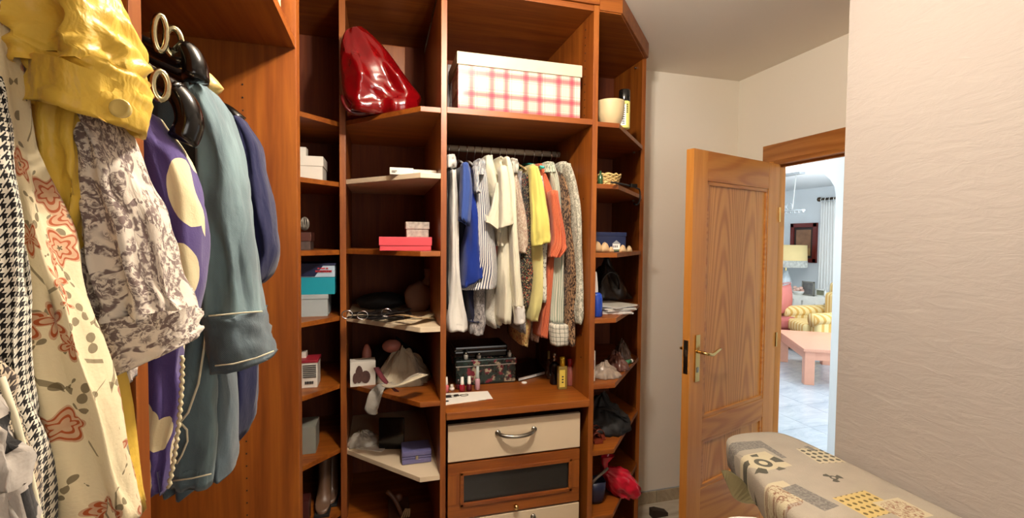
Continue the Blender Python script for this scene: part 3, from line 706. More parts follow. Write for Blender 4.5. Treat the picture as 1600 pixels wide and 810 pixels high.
c_garment('ivory_blouse', 'ivory long-sleeved blouse in the middle of the rail', 'blouse', [
    ('body', [(246, 777, 787), (262, 777, 795), (310, 780, 803), (380, 783, 806), (450, 782, 806), (505, 781, 801)], 1.84, m_ivory, bd(10, folds=3, amp=.1)),
    ('sleeve', [(248, 786, 794), (280, 791, 802), (350, 796, 806), (420, 798, 811), (465, 801, 816), (478, 801, 817)], 1.81, m_ivory, sl(10.3)),
    ('cuff', [(478, 801, 818), (490, 803, 819), (804, 507, 820, 502)], 1.81, m_white, sl(10.6, amp=.05, hem=True))], 792)
c_garment('ivory_tee', 'ivory top with wide open short sleeve above its neighbour', 'top', [
    ('body', [(252, 772, 779), (330, 778, 786), (440, 776, 790), (508, 776, 786)], 1.90, m_ivory, bd(10.9)),
    ('sleeve', [(262, 778, 792), (300, 780, 798), (340, 780, 801), (779, 358, 801, 350)], 1.79, m_ivory, sl(11, dep=.07, amp=.1))], 783)
c_garment('beige_floral_blouse', 'beige blouse with small brownish pink flowers', 'blouse', [
    ('body', [(252, 798, 808), (268, 799, 811), (300, 803, 818), (340, 805, 826), (375, 808, 829), (396, 812, 828)], 1.83, m_pinkf, bd(12, dep=.22, off=.11)),
    ('collar', [(249, 795, 808), (256, 794, 811), (272, 797, 809)], 1.825, m_lace, sl(12.5, dep=.10, off=.03))], 812)
c_garment('grey_floral_blouse', 'grey floral blouse showing below the beige floral one', 'blouse', [
    ('body', [(268, 810, 816), (370, 806, 817), (400, 806, 816), (470, 808, 818), (520, 812, 820)], 1.90, m_greyp, bd(13))], 812)
c_garment('dark_print_dress', 'dress in dark multicoloured print left of the yellow shirt', 'dress', [
    ('body', [(272, 815, 828), (330, 822, 832), (380, 814, 834), (440, 813, 832), (480, 814, 826)], 1.87, m_multi, bd(14))], 822)
c_garment('red_floral_dress', 'red and yellow floral dress, lowest ruffled hem left of centre', 'dress', [
    ('body', [(280, 818, 826), (400, 815, 830), (470, 814, 830), (520, 813, 828), (541, 815, 826)], 1.93, m_redf, bd(15, gather=.1))], 822)
c_garment('lemon_shirt', 'lemon yellow shirt with wide short sleeve and paler long body', 'shirt', [
    ('body', [(258, 827, 836), (290, 828, 845), (360, 831, 850), (430, 832, 848), (480, 828, 845), (502, 827, 842)], 1.84, m_pale, bd(16)),
    ('sleeve', [(262, 827, 837), (285, 828, 845), (320, 829, 852), (350, 830, 857), (370, 830, 859), (832, 386, 858, 378)], 1.79, m_lemon, sl(16.3, amp=.35, label='lemon yellow sleeve'))], 840)
c_garment('white_print_blouse', 'white blouse with scattered small dark print beside lemon shirt', 'blouse', [
    ('body', [(275, 843, 850), (330, 848, 857), (400, 845, 858), (440, 844, 857), (473, 847, 855)], 1.82, m_wprint, bd(17, dep=.2, off=.1))], 850)
c_garment('brown_rose_blouse', 'brown rose print blouse with its hem between yellow and orange', 'blouse', [
    ('body', [(282, 840, 846), (400, 838, 848), (480, 834, 846), (533, 832, 842)], 1.93, m_brownp, bd(18, gather=.1))], 840)
c_garment('orange_striped_shirt', 'orange red striped shirt with knotted front edge', 'shirt', [
    ('body', [(255, 841, 849), (290, 850, 864), (330, 858, 872), (380, 858, 874), (440, 855, 869), (500, 847, 862), (529, 845, 859)], 1.83, m_orange, bd(19, dep=.24, off=.12)),
    ('sleeve', [(300, 857, 868), (340, 862, 876), (375, 862, 882), (390, 858, 882), (402, 857, 872)], 1.80, m_orange, sl(19.4, amp=.4))], 860)
c_garment('striped_linen_shirt', 'white shirt with grey green stripes, checked cuff hanging low', 'shirt', [
    ('body', [(258, 856, 868), (290, 864, 877), (340, 869, 882), (400, 866, 884), (460, 862, 886), (508, 860, 886)], 1.82, m_gstripe, bd(20, dep=.2, off=.1, folds=3, amp=.15)),
    ('collar', [(254, 850, 866), (260, 849, 869), (270, 851, 869)], 1.83, m_gstripe, sl(20.3, dep=.11, off=.04)),
    ('cuff', [(507, 859, 886), (520, 859, 887), (861, 539, 886, 538)], 1.815, m_gcheck, sl(20.6, amp=.08, label='checked cuff'))], 873)
c_garment('leopard_blouse', 'brown leopard print blouse near the right end of the rail', 'blouse', [
    ('body', [(262, 873, 886), (300, 878, 896), (350, 881, 903), (400, 884, 905), (450, 885, 902), (500, 885, 899), (540, 887, 898)], 1.82, m_leo, bd(21))], 890)
c_garment('leaf_print_blouse', 'white blouse with grey leaf print at the right end of rail', 'blouse', [
    ('body', [(256, 882, 891), (270, 884, 898), (300, 893, 905), (350, 899, 909), (400, 901, 911), (450, 902, 913), (490, 901, 915), (507, 903, 909)], 1.775, m_leafy, bd(22, dep=.12, off=.05)),
    ('shoulder', [(254, 874, 886), (259, 873, 891), (272, 876, 893)], 1.82, m_leafy, sl(22.4, dep=.1, off=.03))], 898)
for px, lb, mt in [(701, 'white plastic hanger of the leftmost garments', HW), (716, 'white plastic hanger of the blue polo', HW), (729, 'white plastic hanger holding the navy top', HW),
                   (741, 'hanger of the grey patterned blouse', HW), (752, 'hanger under the seersucker collar', HB), (766, 'hanger of the sleeveless cream top', HB), (780, 'hanger of the ivory top', HW),
                   (790, 'hanger of the ivory blouse', HW), (803, 'hanger of the beige floral blouse', HB), (818, 'turquoise plastic hanger at mid rail', HT), (833, 'hanger of the lemon shirt', HB),
                   (845, 'hanger of the orange shirt', HB), (860, 'hanger of the striped linen shirt', HW), (868, 'hanger of the leopard blouse', HW), (880, 'hanger at the right end of the rail', HW)]:
    yf = 1.80 if mt is HT else 1.885
    rail_hanger(px, lb, mt, yf=yf, ztop=1.95)
# ------------------------------------------------------------------ things on the corner shelves
def pbox(name, label, l, r, top, z, y, d, m, cat='box', lid=None, lidh=.25, group=None, bottom=None, bev=.002, ov=.003, rot=0):
    """a carton standing at height z whose front face (plane y) spans the picture columns l..r and reaches row top"""
    x0, x1 = P(l, top, y=y).x, P(r, top, y=y).x; zt = P((l+r)/2, top, y=y).z
    c = Vector(((x0+x1)/2, y+d/2, z)); t = thing(name, label, cat, c, R(rot), group)
    hx, h = (x1-x0)/2, zt-z; zs = h*(1-lidh) if lid else h
    obj('box_body', bx(-hx+(ov if lid else 0), hx-(ov if lid else 0), -d/2+ov, d/2-ov, 0, zs if lid else h, bev), m, t, local=True)
    if lid: obj('box_lid', bx(-hx, hx, -d/2, d/2, zs-.004, h, bev), lid, t, local=True)
    t['hx'] = hx; t['h'] = h; t['d'] = d
    return t
def strokes(t, rows, m, name='printed_text'):
    """flat print on the front (-y) face of a pbox: (x0,x1,z0,z1) as fractions of the face"""
    hx, h, d = t['hx'], t['h'], t['d']; bm = B()
    for a, b, c, e in rows: box(bm, -hx+2*hx*a, -hx+2*hx*b, -d/2-.0004, -d/2+.004, h*c, h*e)
    o = obj(name, bm, m, t, local=True); return o
RED = plain('red_patent_leather', '#680307', .16, var=.15, Coat_Weight=.6, Coat_Roughness=.06)
M_inkr = plain('red_ink', '#b8323c', .6); M_inkk = plain('black_ink', '#1d1b1c', .6); M_inkb = plain('blue_ink', '#2b3c80', .6)
# red bag
t = thing('red_handbag', 'big creased red patent leather bag on the top corner shelf', 'bag', (.02, 1.96, SR[0]))
def red_bag():
    rows = [(541, 48, 566, 43), (535, 58, 584, 58), (530, 80, 603, 78), (529, 100, 618, 98), (530, 122, 633, 120), (532, 145, 648, 140), (535, 160, 659, 154), (540, 172, 657, 163)]
    rr = catmull(rows, 8); n = 72; rings = []
    for i, q in enumerate(rr):
        tt = i/(len(rr)-1); L = P(q[0], q[1], y=1.95); Q = P(q[2], q[3], y=1.95); c = (L+Q)/2; h = (Q-L)/2; ring = []
        dep = .016+.066*min(1, tt*1.6)
        for k in range(n):
            a = 2*math.pi*k/n; ca, sa = math.cos(a), math.sin(a); sx = math.copysign(abs(ca)**.75, ca); sy = math.copysign(abs(sa)**.75, sa)
            vd = mnoise.voronoi(Vector((sx*1.35+tt*.5+.4, tt*2.1-sx*.6, sa*.5)))[0]; v2 = mnoise.voronoi(Vector((sx*3+1, tt*4+sx, sa)))[0]
            ring.append(c+h*sx*(1-.06*vd[0])+Vector((0, dep*sy*(.62+1.05*min(.8, vd[0])+.22*v2[0]), 0)))
        rings.append(ring)
    zb = SR[0]+.003; mz = min(p.z for p in rings[-1])
    for r_ in rings:
        for p in r_: p.z = max(p.z, zb)
    rings.append([Vector((p.x, p.y, zb)) for p in rings[-1]])
    return loft(B(), rings, True, True)
obj('bag_body', red_bag(), RED, t, smooth=True)
bm = B(); tube(bm, [P(a, b, y=1.885) for a, b in ((536, 62), (541, 85), (548, 112), (556, 140))], .0022, 6); obj('side_seam', bm, RED, t, smooth=True)
bm = B(); tube(bm, bez(P(534, 150, y=1.90), P(538, 172, y=1.87), P(548, 182, y=1.88), P(575, 176, y=1.90), 12), .007, 8); obj('handle_strap', bm, plain('dark_red_leather', '#4a0608', .3), t, smooth=True)
pbox('lit_patch_block', 'cherry block standing in for the lit patch of back board behind the red bag', 598, 633, 71, SR[0], 2.25, .12, CH_V, bev=.003)  # block added to imitate light falling on the back board
# right side shelves
m_wcard = plain('white_card', '#d8d2c4', .55, var=.03); m_coral = plain('coral_card', '#c9414a', .45, var=.05); m_bw = plain('grey_floral_card', '#a49a8e', .6, var=.75, sc=70)
t = pbox('white_box', 'small flat white box on the upper cream shelf', 609, 646, 262, SR[1], 1.80, .09, m_wcard)
strokes(t, [(.08, .3, .5, .6), (.08, .24, .3, .4)], plain('grey_ink', '#9a968c', .6))
pbox('paper_packet', 'flat white packet beside the small white box on the upper cream shelf', 646, 682, 265.5, SR[1], 1.83, .10, plain('creased_paper', '#d6cfbe', .7, var=.25, sc=40), 'packet')
t = pbox('coral_box', 'flat coral red lidded box on the third corner shelf', 592, 675, 370.5, SR[2], 1.80, .16, m_coral, lid=m_coral, lidh=.55)
ctop = P(633, 370.5, y=1.80).z
pbox('floral_gift_box', 'little black and white floral box standing on the coral box', 634, 671, 347, ctop, 1.855, .09, m_bw, lid=m_bw, lidh=.4)
# belts, pouch and papers on the second cream shelf
def strap(bm, pts, wd_, th):
    pts = [Vector(p) for p in pts]; N = len(pts); rings = []
    for i, p in enumerate(pts):
        d = (pts[min(i+1, N-1)]-pts[max(i-1, 0)]).normalized(); s_ = d.cross(Vector((0, 0, 1))).normalized(); n_ = s_.cross(d)
        rings.append([p+s_*a*wd_+n_*b*th for a, b in ((-.5, -.5), (.5, -.5), (.5, .5), (-.5, .5))])
    return loft(bm, rings, True, True)
def coil(c, rx, ry, h, turns, seed):
    o = []; rnd = random.Random(seed)
    for i in range(int(turns*14)):
        a = i/14*2*math.pi; f = 1-.35*i/(turns*14)
        o.append((c[0]+rx*f*math.cos(a)+rnd.uniform(-.006, .006), c[1]+ry*f*math.sin(a)+rnd.uniform(-.006, .006), c[2]+.006+h*i/(turns*14)))
    return o
z4 = SR[3]
LEA = plain('black_leather', '#141110', .35, var=.3); TAN = plain('tan_leather', '#a98c66', .5, var=.2)
for i, (px, py, rx, ry, lb) in enumerate([(572, 499, .07, .05, 'coiled black belt nearest the post on the lower cream shelf'), (598, 500, .075, .05, 'black belt loosely coiled in the middle of the belt pile'), (624, 496, .05, .06, 'black belt at the back of the belt pile')]):
    p = P(px, py, z=z4+.01); t = thing('leather_belt', lb, 'belt', (p.x, p.y+.03, z4), group='belts on the cream shelf')
    bm = B(); strap(bm, coil((p.x, p.y+.03, z4), rx, ry, .035, 2.2, i), .022, .003); obj('strap', bm, LEA, t, smooth=False)
    bm = B(); tube(bm, [(p.x-rx+.02*math.cos(a), p.y+.0, z4+.03+.016*math.sin(a)) for a in [k*math.pi/6 for k in range(12)]], .0025, 6, closed=True); obj('buckle', bm, CHROME, t, smooth=True)
t = thing('tan_belt', 'pale tan belt running across the lower cream shelf', 'belt', (*P(640, 500, z=z4).xy, z4))
bm = B(); strap(bm, bez(P(606, 506, z=z4+.004), P(625, 497, z=z4+.03), P(650, 508, z=z4+.02), P(682, 488, z=z4+.012), 14), .03, .003); obj('strap', bm, plain('cream_leather', '#cbb894', .5), t)
bm = B(); strap(bm, bez(P(612, 494, z=z4+.02), P(630, 488, z=z4+.05), P(655, 500, z=z4+.03), P(676, 497, z=z4+.01), 14), .018, .003); obj('strap_end', bm, TAN, t)
t = thing('brown_pouch', 'brown drawstring pouch at the back of the lower cream shelf', 'pouch', (*P(652, 480, z=z4).xy, z4))
c = P(654, 462, y=2.12); bm = B(); blob(bm, (c.x, 2.12, z4+.06), (.062, .05, .075), 3, .2, 6, .8, 3); obj('pouch_body', bm, plain('brown_suede', '#8a6550', .9), t, smooth=True)
bm = B(); tube(bm, [(c.x+.03, 2.12, z4+.12), (c.x+.042, 2.12, z4+.15), (c.x+.045, 2.12, z4+.19)], [.022, .013, .024], 10); obj('pouch_neck', bm, plain('brown_suede', '#8a6550', .9), t, smooth=True)
t = thing('black_bag', 'limp black bag in the dark behind the belts', 'bag', (.0, 2.2, z4))
bm = B(); blob(bm, (-.0, 2.24, z4+.035), (.12, .07, .04), 3, .3, 6, .85, 9); obj('bag_body', bm, BLACKM, t, smooth=True)
# clothes pile shelf
z5 = SR[4]
t = pbox('photo_box', 'small white box printed with a dark round picture beside the post', 546, 586, 566, z5, 1.97, .07, m_wcard, rot=4)
bm = B(); hx = t['hx']; h = t['h']
for (ax, az, rx_, rz_) in ((-.15, .5, .3, .36), (.1, .38, .38, .26), (-.3, .35, .2, .22)):
    lathe(bm, [(.001, 0), (1, 0), (.001, .002)], (0, 0, 0), 14)
    for v in bm.verts[-42:]: v.co = Vector((ax*hx*2+v.co.x*rx_*hx, -.0352-v.co.z*.3, az*h+v.co.y*rz_*h))
    bm.verts.index_update(); bm.verts.ensure_lookup_table()
obj('printed_picture', bm, plain('sepia_print', '#4a3028', .6, var=.6, sc=90), t, local=True)
CL = cloth('cream_knit', '#baad93', crease=.9, bump=.2); 
t = thing('cream_cloth_heap', 'crumpled cream garment heaped on the fifth corner shelf', 'clothes', (*P(628, 610, z=z5).xy, z5))
def heap(bm, cx, cy, z, rx, ry, rz, seed, nseg=48, nr=18, sharp=1.0):
    rings = []
    for i in range(nr+1):
        tt = i/nr; ring = []
        for k in range(nseg):
            a = 2*math.pi*k/nseg; d = Vector((math.cos(a), math.sin(a), 0))
            nz = mnoise.noise(Vector((d.x*1.6+seed, d.y*1.6, tt*1.5))); fo = abs(mnoise.noise(Vector((d.x*3+seed*2, d.y*3, tt*3))))
            rr_ = (1-(1-tt)**2.2*.97)*(1+.22*nz+.3*fo*sharp-.1); hh = (1-tt**1.8)*(1+.3*mnoise.noise(Vector((d.x*2+seed, d.y*2+3, tt*2)))) + .22*sharp*(fo-.2)*(1-tt)
            ring.append((cx+rx*rr_*d.x*max(.02, tt*.75+.25), cy+ry*rr_*d.y*max(.02, tt*.75+.25), z+max(0, rz*hh)))
        rings.append(ring)
    return loft(bm, rings, True, True)
p = P(630, 606, z=z5)
bm = B(); heap(bm, p.x, p.y+.10, z5+.001, .12, .10, .135, 2.0); obj('heap', bm, CL, t, smooth=True)
bm = B(); strap(bm, bez(P(604, 600, z=z5+.06), P(618, 612, z=z5+.045), P(640, 590, z=z5+.10), P(662, 585, z=z5+.09), 14), .045, .004); obj('folded_edge', bm, CL, t, smooth=True)
bm = B(); strap(bm, bez(P(588, 575, z=z5+.10), P(600, 600, z=z5+.07), P(612, 604, z=z5+.05), P(620, 612, z=z5+.02), 12), .02, .004); obj('dark_red_hem', bm, plain('dark_red_cloth', '#561820', .9), t, smooth=True)
t = thing('grey_sock', 'grey sock drooping over the fifth corner shelf edge', 'sock', (*P(588, 612, z=z5).xy, z5))
e = P(588, 613, z=z5)
bm = B(); rings = []
for q, r_ in zip(catmull([(e.x+.05, e.y+.05, z5+.012), (e.x+.02, e.y+.01, z5+.02), (e.x, e.y-.022, z5+.006), (e.x-.012, e.y-.03, z5-.03), (e.x-.018, e.y-.03, z5-.06), (e.x-.006, e.y-.03, z5-.078)], 4), [0.022]*8+[.024]*8+[.021, .019, .017, .012, .006]):
    rings.append([(q[0]+r_*math.cos(2*math.pi*k/14)*1.1, q[1]+r_*.35*math.sin(2*math.pi*k/14), q[2]+r_*.3*math.sin(2*math.pi*k/14)) for k in range(14)])
loft(bm, rings, True, True); obj('sock_body', bm, cloth('grey_jersey', '#8f8a80', crease=.8), t, smooth=True)
PINK = plain('dusty_pink_satin', '#a8695a', .5)
for k, (px, py, lb, rr_) in enumerate([(573, 556, 'dusty pink roll standing behind the photo box', (.02, .02, .05)), (612, 541, 'round dusty pink cushion on top of the cream garment heap', (.04, .03, .028))]):
    c = P(px, py, y=2.06 if k == 0 else 2.02)
    t = thing('pink_pad', lb, 'pad', (c.x, c.y, c.z-rr_[2]), group='pink pads on the fifth shelf')
    bm = B(); blob(bm, c, rr_, 3, .08, 4, 0, k); obj('pad', bm, PINK, t, smooth=True)
    if k == 0:
        bm = B(); tube(bm, [(c.x, c.y, z5), (c.x, c.y, c.z-.04)], .018, 10); obj('stem', bm, PINK, t)
t = thing('black_shawl', 'black shawl spread behind the cream garment heap', 'shawl', (.02, 2.2, z5))
bm = B(); heap(bm, .06, 2.22, z5+.001, .16, .1, .13, 7.7); obj('heap', bm, BLACKM, t, smooth=True)
# purple case shelf
z6 = SR[5]
PUR = plain('purple_plastic', '#66648f', .3, var=.06)
t = thing('purple_case', 'small purple hard case with rounded corners on the lowest cream shelf', 'case', (*P(653, 727, z=z6).xy, z6))
p = P(628, 727, z=z6); q = P(674, 722, z=z6); w_ = q.x-p.x; y0 = q.y-.004
for a, b in ((.001, .022), (.0235, .030), (.0315, .052)):
    obj('case_shell' if b-a > .02 else 'case_band', bx(p.x, p.x+w_, y0, y0+.10, z6+a, z6+b, .006 if b-a > .02 else .002), PUR, t)
part('case_clasp', t, STEEL, p.x+w_*.45, p.x+w_*.55, y0-.004, y0+.002, z6+.019, z6+.034)
t = pbox('black_folder', 'thin black folder standing upright on the lowest cream shelf', 592, 632, 655, z6, 1.985, .02, BLACK, 'folder', rot=-14)
t = thing('plastic_bag', 'crumpled clear plastic bag with papers by the post, lowest cream shelf', 'bag', (*P(565, 695, z=z6).xy, z6))
p = P(566, 700, z=z6); bm = B(); heap(bm, p.x, p.y+.05, z6+.001, .075, .06, .05, 11, sharp=1.6); obj('bag_film', bm, plain('grey_film', '#a9a396', .25, var=.3, sc=30), t, smooth=True)
bm = B(); box(bm, p.x-.02, p.x+.10, p.y-.02, p.y+.10, z6+.0005, z6+.004); bmesh.ops.rotate(bm, cent=(p.x, p.y, z6), matrix=Matrix.Rotation(R(-28), 3, 'Z'), verts=bm.verts); obj('papers', bm, m_wcard, t)
# sandals dangling at the bottom
z7 = SR[6]
t = thing('strappy_sandal', 'brown strappy sandal standing in the dark under the lowest cream shelf', 'sandal', (*P(620, 810, y=1.95).xy, z7))
c = P(622, 805, y=1.96)
bm = B(); tube(bm, bez(P(604, 768, y=1.97), P(616, 775, y=1.96), P(622, 790, y=1.95), P(628, 806, y=1.95), 10), .009, 8); obj('strap', bm, plain('brown_leather', '#5a3826', .5), t, smooth=True)
bm = B(); blob(bm, P(622, 778, y=1.98), (.018, .012, .02), 2, .1, 4); obj('strap_flower', bm, plain('brown_leather', '#5a3826', .5), t, smooth=True)
for k in range(4):
    bm = B(); tube(bm, bez(P(620+k*4, 830, y=1.95), P(624+k*4, 815, y=1.94), P(628+k*4, 808, y=1.94), P(634+k*2, 795, y=1.95), 8), .004, 6); obj('toe_strap', bm, TAN, t, smooth=True)
bm = B(); box(bm, c.x-.04, c.x+.05, 1.90, 2.1, z7, z7+.02, .006); obj('sole', bm, plain('brown_leather', '#5a3826', .5), t)
# left side shelves
m_pgrey = plain('blue_grey_card', '#9fa8a8', .5, var=.04); m_teal = plain('teal_card', '#0f8a9c', .45, var=.05); m_navyc = plain('navy_card', '#1c2140', .4, var=.1)
t = pbox('white_shoe_box', 'white lidded box on the second shelf left of the corner post', 440, 505, 243, SL[1], 2.04, .16, m_wcard, lid=m_wcard, lidh=.35)
pbox('white_carton', 'small white carton on top of the white lidded box', 450, 478, 229, P(472, 243, y=2.04).z, 2.08, .06, m_wcard)
t = pbox('dark_ornament_box', 'dark patterned trinket box next to the end panel at eye level', 450, 486, 363, SL[2], 2.03, .1, plain('dark_trinket_print', '#4a3c36', .5, var=.8, sc=70), lid=plain('brown_card', '#4a2418', .5), lidh=.45)
c = P(476, 350, y=2.08); t = thing('lattice_ornament', 'small pierced grey ornament standing on the trinket box', 'ornament', (c.x, c.y, P(470, 363, y=2.03).z))
bm = B()
for k in range(5):
    a = k*math.pi/5; tube(bm, [(c.x+.016*math.cos(a)*math.sin(s), 2.08+.016*math.sin(a)*math.sin(s), c.z+.0-.026*math.cos(s)) for s in [j*math.pi/8 for j in range(17)]], .003, 6, closed=False)
obj('lattice', bm, plain('grey_metal', '#8a8378', .4, .6), t, smooth=True)
t = pbox('grey_card_box', 'pale blue grey lidded box at the bottom of the stack of three', 440, 513, 461, SL[3], 2.03, .15, m_pgrey, lid=m_pgrey, lidh=.16)
za = P(476, 461, y=2.03).z
t = pbox('teal_box', 'teal box in the middle of the stack of three', 440, 523, 434, za, 2.03, .16, m_teal, lid=None)
part('box_foot', t, m_navyc, P(440, 440, y=2.04).x, P(520, 440, y=2.04).x, 2.035, 2.18, za-.0005, za+.004)
zb = P(480, 434, y=2.03).z
t = pbox('printed_box', 'dark blue box with pale printed side on top of the stack of three', 440, 524, 412, zb+.001, 2.03, .16, plain('pale_blue_card', '#a7bccb', .4), lid=m_navyc, lidh=.08)
hx, h = t['hx'], t['h']
bm = B(); vs = [bm.verts.new(v) for v in ((-hx, -.0785, .003), (hx*.22, -.0785, .003), (hx*.55, -.0785, h*.9), (-hx, -.0785, h*.9))]; bm.faces.new(vs); r_ = bmesh.ops.extrude_face_region(bm, geom=bm.faces[:]); bmesh.ops.translate(bm, vec=(0, -.0006, 0), verts=[v for v in r_['geom'] if isinstance(v, bmesh.types.BMVert)])
bmesh.ops.recalc_face_normals(bm, faces=bm.faces); obj('dark_print', bm, m_navyc, t, local=True)
strokes(t, [(.66, .70, .6, .68), (.72, .80, .6, .68), (.82, .86, .6, .68)], M_inkr)
strokes(t, [(.62, .93, .36, .5)], M_inkr, 'printed_banner'); strokes(t, [(.655, .70, .40, .46), (.72, .77, .40, .46), (.79, .84, .40, .46), (.86, .90, .40, .46)], WHITE, 'banner_text')
t = pbox('medicine_box', 'white carton with red top and small print on the fifth left shelf', 455, 497, 564, SL[4], 2.0, .1, m_wcard, lid=plain('dark_red_card', '#8f1c2a', .5), lidh=.06)
strokes(t, [(.42, .92, .80-.07*i, .825-.07*i) for i in range(7)]+[(.5+.03*i, .512+.03*i+.008*(i % 3 == 0), .14, .24) for i in range(11)], M_inkk)
pbox('white_sachet_box', 'white little carton on top of the red topped carton', 455, 478, 552, P(475, 564, y=2.0).z, 2.04, .05, m_wcard)
t = pbox('grey_carton', 'plain grey carton on the sixth left shelf', 455, 493, 669, SL[5], 2.0, .12, plain('grey_card', '#7c7c72', .6))
pbox('dark_red_carton', 'dark red carton by the end panel on the bottom left shelf', 455, 482, 786, SL[6], 1.96, .07, plain('maroon_card', '#3d1512', .5))
BOOT = plain('brown_boot_leather', '#5b4230', .42, var=.25)
for k, (px, lb) in enumerate([(506, 'brown ankle boot, front one of the pair on the bottom left shelf'), (518, 'brown ankle boot, rear one of the pair on the bottom left shelf')]):
    y = 2.07+.07*k; c = P(px, 792, y=y); z = SL[6]
    t = thing('ankle_boot', lb, 'boot', (c.x, y, z), group='brown boots')
    bm = B(); rings = []
    for q in catmull([(0, -.055, .002, .018, .016), (0, -.045, .02, .028, .022), (0, -.01, .035, .03, .034), (0, .03, .06, .028, .05), (0, .045, .10, .026, .042), (0, .05, .15, .026, .036), (0, .05, .19, .028, .038)], 3):
        rings.append([(c.x+q[3]*math.cos(2*math.pi*a/16), y+q[1]+q[4]*math.sin(2*math.pi*a/16), z+.012+max(0, q[2]+(.4*q[4]*math.sin(2*math.pi*a/16) if q[2] < .09 else 0))) for a in range(16)])
    loft(bm, rings, True, True); obj('boot_upper', bm, BOOT, t, smooth=True)
    bm = B(); box(bm, c.x-.03, c.x+.03, y-.075, y+.085, z, z+.013, .004); obj('boot_sole', bm, BLACKM, t)
# ------------------------------------------------------------------ middle bay: plaid box and worktop things
zs = 2.085
s = NT('red_plaid_card'); v = s.coord(); ux, uy, uz = s.sep(v); ux = s.math('ADD', ux, uy); cream = srgb('#d6ccb6'); col = cream; red = srgb('#a82445')
for axis, ph in ((ux, .0), (uz, .02)):
    for a, b, al in ((.0, .20, .5), (.05, .15, .55), (.42, .61, .5), (.47, .56, .55), (.235, .25, .55), (.275, .285, .6), (.31, .32, .6), (.345, .355, .6), (.38, .392, .55), (.66, .69, .25), (.94, .97, .25)):
        f = s.math('FRACT', s.math('ADD', s.math('DIVIDE', axis, .137), ph+50))
        mk = s.math('MULTIPLY', s.math('MULTIPLY', s.math('GREATER_THAN', f, a), s.math('LESS_THAN', f, b)), al*.9)
        col = s.mix(mk, col, red if (b-a) > .018 else srgb('#4a3a44'))
PLAID = s.fin(col, .1, 0, .5)
x0, x1 = P(715, 120, y=1.755).x, P(908, 140, y=1.755).x; zt = P(715, 79, y=1.75).z; zl_ = P(715, 99, y=1.75).z
t = thing('plaid_storage_box', 'large red and cream plaid storage box with plain cream lid', 'box', ((x0+x1)/2, 1.9, zs))
obj('box_body', bx(x0+.002, x1-.002, 1.758, 2.10, zs, zl_+.01, .002), PLAID, t); part('box_lid', t, plain('cream_card_lid', '#bcb298', .5), x0-.003, x1+.003, 1.752, 2.106, zl_, zt, bev=.003)
pbox('dark_case', 'dark slim case leaning left of the plaid box', 699, 707, 100, zs, 1.98, .1, plain('dark_brown_case', '#2a140c', .4))
ZW = .948
# ornate casket, vanity case behind it
p0 = P(712, 604, z=ZW); p1 = P(806, 598, z=ZW); ya = min(p0.y, p1.y)+.005
ORN = NT('mosaic_casket'); v = ORN.coord(); q = ORN.vor(v, 75); n = ORN.noise(ORN.map(v, (26, 26, 26)), 1, 2, .6)
ORN = ORN.fin(ORN.mix(ORN.step(n, .5, .62), ORN.mix(ORN.step(q[0], .25, .5), srgb('#1a1b18'), srgb('#20302a')), ORN.mix(ORN.math('GREATER_THAN', ORN.sep(q[1])[0], .55), srgb('#6e2430'), srgb('#a0967e'))), .25)
t = thing('mosaic_casket', 'dark ornate casket with red and cream mosaic on the worktop', 'box', ((p0.x+p1.x)/2, ya+.07, ZW))
zt = P(760, 571, y=ya).z; zk = zt+.028
part('casket_body', t, ORN, p0.x, p1.x, ya, ya+.14, ZW+.006, zt, bev=.004); part('casket_lid', t, ORN, p0.x-.004, p1.x+.004, ya-.004, ya+.144, zt+.001, zk, bev=.006)
part('casket_foot', t, BLACKM, p0.x+.005, p1.x-.005, ya+.004, ya+.136, ZW, ZW+.006)
part('casket_rim', t, STEEL, p0.x-.002, p1.x+.002, ya-.003, ya, zt-.003, zt+.002)
t = thing('vanity_case', 'black vanity case lying on the mosaic casket', 'case', ((p0.x+p1.x)/2-.01, ya+.1, zk))
zt2 = P(760, 541, y=ya+.03).z
part('case_body', t, BLACK, p0.x-.003, p1.x-.03, ya+.03, ya+.20, zk+.001, zk+(zt2-zk)*.6, bev=.006); part('case_lid', t, BLACK, p0.x-.003, p1.x-.03, ya+.03, ya+.20, zk+(zt2-zk)*.62, zt2, bev=.008)
for k, (px, py, c1, hh, lb) in enumerate([(728, 560, '#8f8b84', .028, 'small clear glass jar on the casket lid, left one'), (748, 562, '#77706a', .022, 'small glass jar on the casket lid, middle one'), (796, 558, '#8f8b84', .028, 'small clear glass jar on the casket lid, right one')]):
    pp = P(px, 562, y=ya+.014); t = thing('glass_jar', lb, 'jar', (pp.x, ya+.014, zk), group='jars on the casket')
    bm = B(); lathe(bm, [(.008, 0), (.010, .002), (.010, hh*.7), (.006, hh*.8)], (pp.x, ya+.014, zk), 12); obj('jar_glass', bm, plain('smoky_glass_'+c1[1:], c1, .1), t, smooth=True)
    bm = B(); lathe(bm, [(.0075, 0), (.0075, hh*.35)], (pp.x, ya+.014, zk+hh*.78), 12); obj('jar_cap', bm, STEEL, t, smooth=True)
